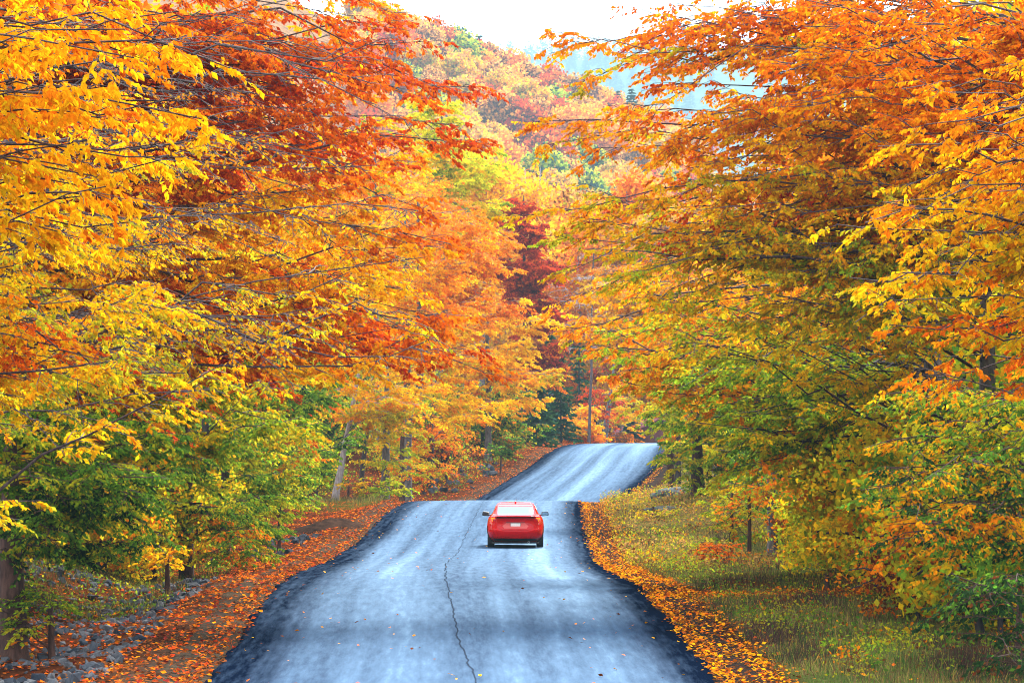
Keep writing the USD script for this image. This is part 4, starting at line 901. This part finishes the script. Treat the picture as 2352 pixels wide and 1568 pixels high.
def blades(name, x, d, h, pal_fn, r, w=0.006):
    z = ground(x, d); n = len(x)
    a = r.random(n) * 6.283; le = np.abs(r.normal(0.4, 0.3, n)) * h
    tip = np.stack([x + np.cos(a) * le, d + np.sin(a) * le, z + h], 1)
    b = np.stack([x, d, z - 0.03], 1); mid = (b * 0.45 + tip * 0.55) + np.stack([0 * x, 0 * x, 0.12 * h], 1)
    th = r.random(n) * 6.283; sx = np.stack([np.cos(th), np.sin(th), 0 * x], 1) * (w * (1 + h))[:, None]
    V = np.stack([b - sx, b + sx, tip], 1)
    tri = np.array([[0, 1, 2]])
    F = ((np.arange(n) * 3)[:, None, None] + tri[None]).reshape(-1, 3)
    put('/World', name, (V.reshape(-1, 3), F), LITTER, col=np.repeat(pal_fn, 3, 0), kind='stuff'); STATS['tris'] += len(F)
GC = np.array([[0.075, 0.15, 0.02], [0.15, 0.18, 0.03], [0.26, 0.20, 0.06], [0.13, 0.06, 0.035], [0.035, 0.10, 0.02], [0.38, 0.26, 0.05], [0.065, 0.035, 0.028]])
rg = np.random.default_rng(8)
def grass_patch(n, d0, d1, e0, e1, side, w, h0, h1, name='grass'):
    d = d0 * (d1 / d0) ** rg.random(n); e = e0 + (e1 - e0) * rg.random(n)
    e0n = e + gnoise(e, d, 1.6, 95) * 1.4
    x = RR(d) + e if side > 0 else RL(d) - e
    k = (np.abs(x) < 0.105 * d + 1.0) & (e0n > e0 + 0.3)
    k &= ~((side > 0) & (np.abs(d - 102) < 1.3 + 0.4 * rg.random(n)) & (e < 6.5))
    x, d, e = x[k], d[k], e[k]; n = len(x)
    m = meshkit.fbm(np.stack([x / 1.5, d / 4.0, 0 * x], 1), 3, 97) + rg.normal(0, 0.10, n)
    hh = (h0 + (h1 - h0) * np.clip(m * 1.8 - 0.4, 0, 1)) * rg.uniform(0.6, 1.2, n)
    wts = np.array(w, float); cs_ = np.cumsum(wts) / wts.sum()
    pick = np.searchsorted(cs_, np.clip((m - 0.28) / 0.44, 0, 0.999))
    c = GC[pick] * np.exp(rg.normal(0, 0.22, (n, 1)))
    blades(name, x, d, hh, c, rg)
grass_patch(78000, 70, 135, 0.85, 8.5, 1, (5, 4, 2, 3, 4, 1, 2), 0.05, 0.26)
grass_patch(56000, 128, 250, 0.75, 8.0, 1, (2, 4, 4, 1, 1, 4, 1), 0.05, 0.28)
grass_patch(12000, 98, 142, 2.0, 6.0, -1, (5, 3, 2, 1, 5, 1, 1), 0.08, 0.32)
grass_patch(9000, 205, 245, 0.9, 5.0, -1, (4, 5, 2, 1, 2, 2, 1), 0.15, 0.45)
grass_patch(4000, 262, 360, 1.5, 6.0, -1, (3, 3, 3, 2, 2, 2, 1), 0.15, 0.4)
grass_patch(9000, 250, 395, 0.9, 5.0, 1, (2, 3, 3, 2, 2, 3, 1), 0.2, 0.5)

def weeds(n, d0, d1, e0, e1, side, pal, hmax, size, seed):
    r = np.random.default_rng(seed)
    d = d0 * (d1 / d0) ** r.random(n); e = e0 + (e1 - e0) * r.random(n)
    x = RR(d) + e if side > 0 else RL(d) - e
    m = meshkit.fbm(np.stack([x / 1.1, d / 3.5, 0 * x], 1), 3, 120 + seed)
    k = (np.abs(x) < 0.105 * d + 1) & (m > 0.46 + 0.1 * r.normal(0, 1, n)) & ~((side > 0) & (np.abs(d - 102) < 1.2) & (e < 6.5))
    x, d, m = x[k], d[k], m[k]; n = len(x)
    z = ground(x, d) + hmax * r.random(n) ** 1.5 * np.clip((m - 0.4) * 4, 0.15, 1)
    A = norm(r.normal(0, 1, (n, 3)) * np.array([1, 1, 0.6]) + np.array([0, 0, 0.3])); N = norm(r.normal(0, 0.7, (n, 3)) + np.array([0, -0.5, 0.8]))
    V, F, kk = leaves(np.stack([x, d, z], 1), A, N, size * r.uniform(0.6, 1.3, n), w=0.55)
    patch = (np.floor(x / 0.7).astype(int) * 7919 + np.floor(d / 2.0).astype(int) * 104729) % 997
    put('/World', 'ground_cover', (V, F), LEAF, col=np.repeat(colours(pal, n, r, patch), kk, 0) * 0.8, kind='stuff'); STATS['tris'] += len(F)
weeds(28000, 130, 245, 0.9, 8.0, 1, 'YG5 T5 Y2 O2 LG2 BR1', 0.5, 0.10, 1)
weeds(26000, 74, 134, 1.3, 9.0, 1, 'LG4 G3 YG4 BR4 O1', 0.32, 0.075, 2)
weeds(9000, 96, 150, 2.2, 7.0, -1, 'G4 LG4 YG2 BR2', 0.35, 0.08, 3)
weeds(14000, 250, 380, 1.5, 8.0, -1, 'G3 LG3 BR4 O2', 0.4, 0.13, 4)

# ------------------------------------------------------------------ the red car
PAINT = mat('red_paint', {'p': ('principled_bsdf', {'base_color': (0.44, 0.0006, 0.0025), 'roughness': 0.5, 'specular_ior_level': 0.0, 'coat_weight': 0.5, 'coat_roughness': 0.03, 'coat_ior': 1.45})}, [], surface='p.BSDF')
GLASS = mat('car_glass', {'g': ('glossy_bsdf', {'color': (0.52, 0.66, 0.74), 'roughness': 0.03}), 'd': ('principled_bsdf', {'base_color': (0.02, 0.03, 0.035), 'roughness': 0.1}), 'f': ('fresnel', {'IOR': 3.2}), 'm': ('mix_closure', {})},
            [('f.fac', 'm.fac'), ('d.BSDF', 'm.closure1'), ('g.BSDF', 'm.closure2')], surface='m.closure')
BLACK = plain('black_plastic', (0.012, 0.012, 0.014), 0.5)
RUBBER = plain('tyre_rubber', (0.015, 0.015, 0.016), 0.85)
METAL = plain('alloy_metal', (0.6, 0.6, 0.62), 0.3, metallic=1.0)
MATTE = plain('recess_red', (0.55, 0.06, 0.05), 0.6)
PLATE = noisy('plate_white', (0.66, 0.6, 0.56), (0.80, 0.74, 0.70), 9.0, 0.5, 0.0)
LAMP = plain('lamp_red', (0.55, 0.01, 0.01), 0.15, coat_weight=1.0)
LIT = mat('lamp_lit', {'e': ('emission', {'color': (1.0, 0.42, 0.02), 'strength': 0.13})}, [], surface='e.emission')
LITP = mat('lamp_bar', {'e': ('emission', {'color': (1.0, 0.12, 0.09), 'strength': 0.11})}, [], surface='e.emission')
MIRR = mat('mirror_glass', {'g': ('glossy_bsdf', {'color': (0.7, 0.78, 0.78), 'roughness': 0.05})}, [], surface='g.BSDF')
AMBER = plain('amber_lens', (0.8, 0.25, 0.01), 0.3)
HEAD = plain('headlamp_lens', (0.75, 0.78, 0.8), 0.1, coat_weight=1.0)
SZ = np.array([0.17, 0.21, 0.28, 0.36, 0.46, 0.56, 0.62, 0.72, 0.79, 0.86, 0.93, 0.985, 1.0, 1.02, 1.07, 1.14, 1.22, 1.30, 1.36, 1.395, 1.410, 1.416])
SW = np.array([0.70, 0.76, 0.82, 0.87, 0.895, 0.90, 0.90, 0.895, 0.885, 0.87, 0.845, 0.80, 0.785, 0.77, 0.735, 0.70, 0.665, 0.63, 0.59, 0.53, 0.43, 0.2])
SR = np.array([0.45, 0.22, 0.10, 0.05, 0.015, 0.0, 0.03, 0.09, 0.11, 0.115, 0.10, 0.075, 0.12, 0.42, 0.66, 0.88, 1.12, 1.40, 1.72, 2.0, 2.3, 2.6])
SF = np.array([4.2, 4.45, 4.56, 4.61, 4.63, 4.63, 4.62, 4.56, 4.47, 4.30, 3.95, 3.55, 3.45, 3.35, 3.22, 3.06, 2.90, 2.72, 2.58, 2.48, 2.42, 2.65 ])
SN = np.array([4.0, 4.5, 5.0, 5.0, 5.0, 5.0, 5.0, 5.0, 5.0, 5.0, 4.6, 4.2, 4.0, 3.8, 3.8, 3.8, 3.8, 3.8, 3.6, 3.2, 2.8, 2.4])
def body_at(z):
    return [np.interp(z, SZ, a) for a in (SW, SR, SF, SN)]
def car_y(x, z, rear=True, off=0.004):
    w, r_, f_, n_ = body_at(z); q = np.clip(1 - np.abs(np.asarray(x) / w) ** n_, 0, 1) ** (1 / n_)
    c, h = (r_ + f_) / 2, (f_ - r_) / 2
    return c - h * q - off if rear else c + h * q + off
def car_x(y, z, s, off=0.004):
    w, r_, f_, n_ = body_at(z); c, h = (r_ + f_) / 2, (f_ - r_) / 2
    return s * (w * np.clip(1 - np.abs((np.asarray(y) - c) / h) ** n_, 0, 1) ** (1 / n_) + off)
def panel(poly, fn, thick, axis):
    """A thin closed panel that follows the body; poly in the panel's own 2D; fn(a, b) gives the points."""
    pg = Polygon(poly).buffer(0)
    from scipy.spatial import Delaunay
    from shapely import contains_xy
    x0, y0, x1, y1 = pg.bounds; st = 0.035
    bd = np.array(pg.segmentize(0.03).exterior.coords)[:-1]
    gx, gy = np.meshgrid(np.arange(x0, x1, st), np.arange(y0, y1, st)); gp = np.c_[gx.ravel(), gy.ravel()]
    gp = gp[contains_xy(pg.buffer(-0.012), gp[:, 0], gp[:, 1])] if len(gp) else gp
    v2 = np.concatenate([bd, gp]) if len(gp) else bd
    f2 = Delaunay(v2).simplices; ce = v2[f2].mean(1)
    ar = np.abs(np.cross(v2[f2[:, 1]] - v2[f2[:, 0]], v2[f2[:, 2]] - v2[f2[:, 0]]))
    f2 = f2[contains_xy(pg, ce[:, 0], ce[:, 1]) & (ar > 1e-9)]
    outer = fn(v2[:, 0], v2[:, 1]); inner = outer - axis * thick
    e = np.sort(np.concatenate([f2[:, [0, 1]], f2[:, [1, 2]], f2[:, [2, 0]]]), 1); un, c = np.unique(e, axis=0, return_counts=True)
    b = un[c == 1]; n = len(v2)
    F = np.concatenate([f2, f2[:, ::-1] + n, np.stack([b[:, 0], b[:, 1], b[:, 1] + n], 1), np.stack([b[:, 0], b[:, 1] + n, b[:, 0] + n], 1)])
    mm = trimesh.Trimesh(np.concatenate([outer, inner]), F, process=False); mm.fix_normals()
    return np.array(mm.vertices), np.array(mm.faces)
def rounded(poly, r): return list(Polygon(poly).buffer(-r).buffer(r, quad_segs=5).exterior.coords)
def car():
    d = 153.5; x = ux(1184, d); dz = float(road_z(np.array([x]), np.array([d + 1.0]))[0])
    slope = math.degrees(math.atan((float(road_z(np.array([x]), np.array([d + 3.7]))[0]) - dz) / 2.7))
    p = thing('red_car', 'shiny red sedan driving away in the right lane, rear lamps lit', 'car', (x, d, dz - math.radians(slope) * 1.0), rz=0)
    UsdGeom.Xformable(stage.GetPrimAtPath(p)).AddRotateXOp().Set(slope)
    M = 120
    a = np.linspace(0, 2 * np.pi, M, endpoint=False)
    zz = np.unique(np.concatenate([np.linspace(0.17, 1.416, 76), SZ]))
    V = []
    for z in zz:
        w, r_, f_, n_ = body_at(z)
        X_ = w * np.sign(np.cos(a)) * np.abs(np.cos(a)) ** (2 / n_); Y_ = (r_ + f_) / 2 + (f_ - r_) / 2 * np.sign(np.sin(a)) * np.abs(np.sin(a)) ** (2 / n_)
        Zr = np.full(M, z)
        # wheel arches are cut in by lifting the sill
        V.append(np.stack([X_, Y_, Zr], 1))
    V = np.concatenate(V); nz = len(zz)
    idx = np.arange(nz * M).reshape(nz, M); A, B = idx[:-1], idx[1:]
    F = np.stack([A, np.roll(A, -1, 1), np.roll(B, -1, 1), B], -1).reshape(-1, 4); F = np.concatenate([F[:, :3], F[:, [0, 2, 3]]])
    V = np.concatenate([V, [[0, 2.3, 0.17], [0, 2.5, 1.4165]]]); bt, tp = nz * M, nz * M + 1
    q = np.arange(M); F = np.concatenate([F, np.stack([np.roll(q, -1), q, np.full(M, bt)], 1), np.stack([idx[-1], np.roll(idx[-1], -1), np.full(M, tp)], 1)])
    m = trimesh.Trimesh(V, F, process=True)
    import manifold3d as m3
    man = m3.Manifold(m3.Mesh(np.array(m.vertices, np.float32), np.array(m.faces, np.uint32)))
    for ay in (1.02, 3.72):
        cyl = m3.Manifold.cylinder(2.4, 0.375, 0.375, 40, True).rotate([0, 90, 0]).translate([0, ay, 0.33])
        core = m3.Manifold.cube([1.22, 1.0, 1.2], True).translate([0, ay, 0.4])
        man = man - (cyl - core)
    mm = man.to_mesh(); bv, bf = np.array(mm.vert_properties)[:, :3], np.array(mm.tri_verts)
    put(p, 'body', (bv, bf), PAINT, smooth=28)
    R_ = np.array([0, -1.0, 0]); rearp = lambda off: (lambda xx, z: np.stack([xx, car_y(xx, z, True, off), z], 1))
    # glass
    put(p, 'rear_window', panel(rounded([(-0.56, 1.035), (0.56, 1.035), (0.575, 1.10), (0.555, 1.30), (0.52, 1.335), (-0.52, 1.335), (-0.555, 1.30), (-0.575, 1.10)], 0.02), rearp(0.006), 0.008, R_), GLASS, smooth=30)
    put(p, 'windscreen', panel(rounded([(-0.62, 1.06), (0.62, 1.06), (0.55, 1.34), (-0.55, 1.34)], 0.03), lambda xx, z: np.stack([xx, car_y(xx, z, False, 0.006), z], 1), 0.008, np.array([0, 1.0, 0])), GLASS, smooth=30)
    for s in (-1, 1):
        for poly, nm in (([(1.35, 1.04), (2.25, 1.04), (2.25, 1.355), (1.95, 1.355), (1.6, 1.2)], 'side_window'), ([(2.32, 1.04), (3.05, 1.04), (2.75, 1.25), (2.6, 1.34), (2.32, 1.355)], 'side_window')):
            put(p, nm, panel(rounded(poly, 0.02), lambda yy, z, s=s: np.stack([car_x(yy, z, s, 0.005), yy, z], 1), 0.008, np.array([s * 1.0, 0, 0])), GLASS, smooth=30)
        put(p, 'roof_seam', panel([(s * 0.50, 1.345), (s * 0.515, 1.345), (s * 0.46, 1.405), (s * 0.445, 1.405)], rearp(0.004), 0.006, R_), BLACK)
        put(p, 'door', panel(rounded([(1.42, 0.34), (2.26, 0.30), (2.26, 0.94), (1.3, 0.94)], 0.05), lambda yy, z, s=s: np.stack([car_x(yy, z, s, 0.006), yy, z], 1), 0.02, np.array([s * 1.0, 0, 0])), PAINT, smooth=30)
        put(p, 'door', panel(rounded([(2.29, 0.30), (3.28, 0.32), (3.2, 0.94), (2.29, 0.94)], 0.05), lambda yy, z, s=s: np.stack([car_x(yy, z, s, 0.006), yy, z], 1), 0.02, np.array([s * 1.0, 0, 0])), PAINT, smooth=30)
        # tail lamp: red lens with a bright C shaped strip
        lens = [(s * 0.64, 0.965), (s * 0.80, 0.955), (s * 0.845, 0.90), (s * 0.845, 0.80), (s * 0.80, 0.745), (s * 0.70, 0.74), (s * 0.735, 0.83), (s * 0.715, 0.88), (s * 0.63, 0.90)]
        lp = put(p, 'tail_lamp', panel(lens, rearp(0.012), 0.02, R_), LAMP, smooth=30)
        put(lp, 'light_strip', panel([(s * 0.655, 0.955), (s * 0.775, 0.945), (s * 0.785, 0.925), (s * 0.755, 0.905), (s * 0.73, 0.83), (s * 0.715, 0.83), (s * 0.735, 0.915), (s * 0.655, 0.93)], rearp(0.02), 0.006, R_), LIT)
        put(lp, 'light_strip', panel([(s * 0.785, 0.925), (s * 0.80, 0.915), (s * 0.785, 0.84), (s * 0.745, 0.755), (s * 0.725, 0.755), (s * 0.765, 0.845)], rearp(0.02), 0.006, R_), LITP)
        put(p, 'headlight', panel([(s * 0.45, 0.66), (s * 0.80, 0.70), (s * 0.82, 0.76), (s * 0.45, 0.72)], lambda xx, z: np.stack([xx, car_y(xx, z, False, 0.01), z], 1), 0.02, np.array([0, 1.0, 0])), HEAD)
        # mirror
        shell = m3.Manifold.batch_hull([m3.Manifold.sphere(0.035, 16).translate([s * a_, 3.0 + b_, c_]) for a_, b_, c_ in ((0.875, -0.02, 0.985), (0.87, 0.05, 1.055), (1.02, -0.01, 1.07), (1.035, 0.0, 1.0), (0.90, 0.09, 1.01), (1.0, 0.1, 1.03))])
        arm = m3.Manifold.batch_hull([m3.Manifold.sphere(0.02, 12).translate([s * 0.78, 3.02, 0.985]), m3.Manifold.sphere(0.025, 12).translate([s * 0.90, 3.02, 1.0])])
        ms = (shell + arm).to_mesh(); mp = put(p, 'side_mirror', (np.array(ms.vert_properties)[:, :3], np.array(ms.tri_verts)), BLACK, smooth=40)
        g = rounded([(s * 0.865, 0.965), (s * 1.045, 0.975), (s * 1.04, 1.085), (s * 0.86, 1.075)], 0.025)
        gm = trimesh.creation.extrude_polygon(Polygon(g), 0.006, engine='earcut'); gm.apply_transform(trimesh.transformations.rotation_matrix(np.pi / 2, [1, 0, 0])); gm.apply_translation([0, 2.944, 0])
        put(mp, 'mirror_glass', gm, MIRR if s > 0 else BLACK)
        put(p, 'bumper_vent', panel(rounded([(s * 0.60, 0.31), (s * 0.82, 0.315), (s * 0.80, 0.345), (s * 0.62, 0.335)], 0.008), rearp(0.008), 0.01, R_), plain('vent_trim' + 'lr'[s > 0], (0.4, 0.02, 0.02), 0.25))
        for ay in (1.02, 3.72):
            pr = [(0.19, -0.10), (0.29, -0.108), (0.315, -0.10), (0.327, -0.07), (0.327, 0.07), (0.315, 0.10), (0.29, 0.108), (0.19, 0.10)]
            ty = trimesh.creation.revolve(np.array(pr + [pr[0]]), sections=40)
            T = trimesh.transformations.rotation_matrix(np.pi / 2, [0, 1, 0]); ty.apply_transform(T); ty.apply_translation([s * 0.775, ay, 0.327])
            wp = put(p, 'wheel', ty, RUBBER, smooth=35)
            parts = [trimesh.creation.annulus(0.165, 0.205, 0.17, sections=36), trimesh.creation.cylinder(0.05, 0.19)]
            for q_ in range(5):
                sp = trimesh.creation.box([0.045, 0.15, 0.03]); sp.apply_translation([0, 0.105, 0.07]); sp.apply_transform(trimesh.transformations.rotation_matrix(q_ * 2 * np.pi / 5, [0, 0, 1])); parts.append(sp)
            rim = trimesh.util.concatenate(parts); rim.apply_transform(trimesh.transformations.rotation_matrix(s * np.pi / 2, [0, 1, 0])); rim.apply_translation([s * 0.775, ay, 0.327])
            put(wp, 'rim', rim, METAL)
    # spoiler lip, plate recess, plate, bumper, diffuser, badge bar, exhaust
    lip = m3.Manifold.batch_hull([m3.Manifold.sphere(0.016, 12).translate([xx, yy, zz_]) for xx, yy, zz_ in ((-0.64, 0.16, 0.985), (0.64, 0.16, 0.985), (-0.5, 0.05, 1.0), (0.5, 0.05, 1.0), (-0.55, 0.30, 1.0), (0.55, 0.30, 1.0), (0, 0.03, 1.003))]).to_mesh()
    put(p, 'spoiler', (np.array(lip.vert_properties)[:, :3], np.array(lip.tri_verts)), PAINT, smooth=30)
    put(p, 'trunk_seam', panel([(-0.62, 0.945), (0.62, 0.945), (0.60, 0.965), (-0.60, 0.965)], rearp(0.004), 0.006, R_), plain('dark_red_seam', (0.10, 0.004, 0.005), 0.4))
    put(p, 'trunk_lid', panel(rounded([(-0.56, 0.83), (-0.42, 0.945), (0.42, 0.945), (0.56, 0.83), (0.50, 0.60), (0.36, 0.575), (-0.36, 0.575), (-0.50, 0.60)], 0.03), rearp(0.008), 0.012, R_), PAINT, smooth=30)
    put(p, 'plate_recess', panel([(-0.41, 0.70), (-0.29, 0.80), (0.29, 0.80), (0.41, 0.70), (0.35, 0.62), (-0.35, 0.62)], rearp(0.013), 0.01, R_), MATTE)
    put(p, 'recess_edge', panel([(-0.30, 0.80), (0.30, 0.80), (0.29, 0.817), (-0.29, 0.817)], rearp(0.02), 0.016, R_), BLACK)
    pl = put(p, 'licence_plate', panel(rounded([(-0.152, 0.63), (0.152, 0.63), (0.152, 0.79), (-0.152, 0.79)], 0.012), lambda xx, z: np.stack([xx, np.full(len(xx), 0.06), z], 1), 0.012, R_), PLATE)
    for poly in ([(-0.16, 0.622), (-0.152, 0.622), (-0.152, 0.798), (-0.16, 0.798)], [(0.152, 0.622), (0.16, 0.622), (0.16, 0.798), (0.152, 0.798)], [(-0.152, 0.622), (0.152, 0.622), (0.152, 0.63), (-0.152, 0.63)], [(-0.152, 0.79), (0.152, 0.79), (0.152, 0.798), (-0.152, 0.798)]):
        put(pl, 'plate_frame', panel(poly, lambda xx, z: np.stack([xx, np.full(len(xx), 0.055), z], 1), 0.02, R_), BLACK)
    put(p, 'rear_bumper', panel(rounded([(-0.86, 0.32), (-0.62, 0.30), (0.62, 0.30), (0.86, 0.32), (0.86, 0.62), (0.56, 0.60), (0.44, 0.545), (-0.44, 0.545), (-0.56, 0.60), (-0.86, 0.62)], 0.015), rearp(0.018), 0.02, R_), PAINT, smooth=30)
    put(p, 'diffuser', panel([(-0.80, 0.20), (0.80, 0.20), (0.85, 0.305), (-0.85, 0.305)], rearp(0.014), 0.03, R_), BLACK)
    ub = trimesh.creation.box([1.5, 4.0, 0.05]); ub.apply_translation([0, 2.35, 0.165]); put(p, 'underbody', ub, BLACK)
    ex = trimesh.creation.annulus(0.026, 0.034, 0.25, sections=20); ex.apply_transform(trimesh.transformations.rotation_matrix(np.pi / 2, [1, 0, 0])); ex.apply_translation([0.42, 0.28, 0.185]); put(p, 'exhaust', ex, METAL)
    an = trimesh.creation.icosphere(2, 0.05); an.apply_scale([0.5, 1.6, 0.8]); an.apply_translation([0, 2.0, 1.405]); put(p, 'antenna_fin', an, PAINT, smooth=True)
car()

# ------------------------------------------------------------------ haze
HAZE = mat('haze_look', {'v': ('principled_volume', {'color': (0.50, 0.80, 0.97), 'density': 0.00007, 'anisotropy': 0.2})}, [], volume='v.volume')
hb = trimesh.creation.box([20000, 22000, 720]); hb.apply_translation([0, 5000, ZE - 30 + 360])
h = put('/World', 'haze', hb, HAZE); tag(stage.GetPrimAtPath(h), 'pale autumn haze over the valley', 'haze', kind='stuff')
print('leaves', STATS)
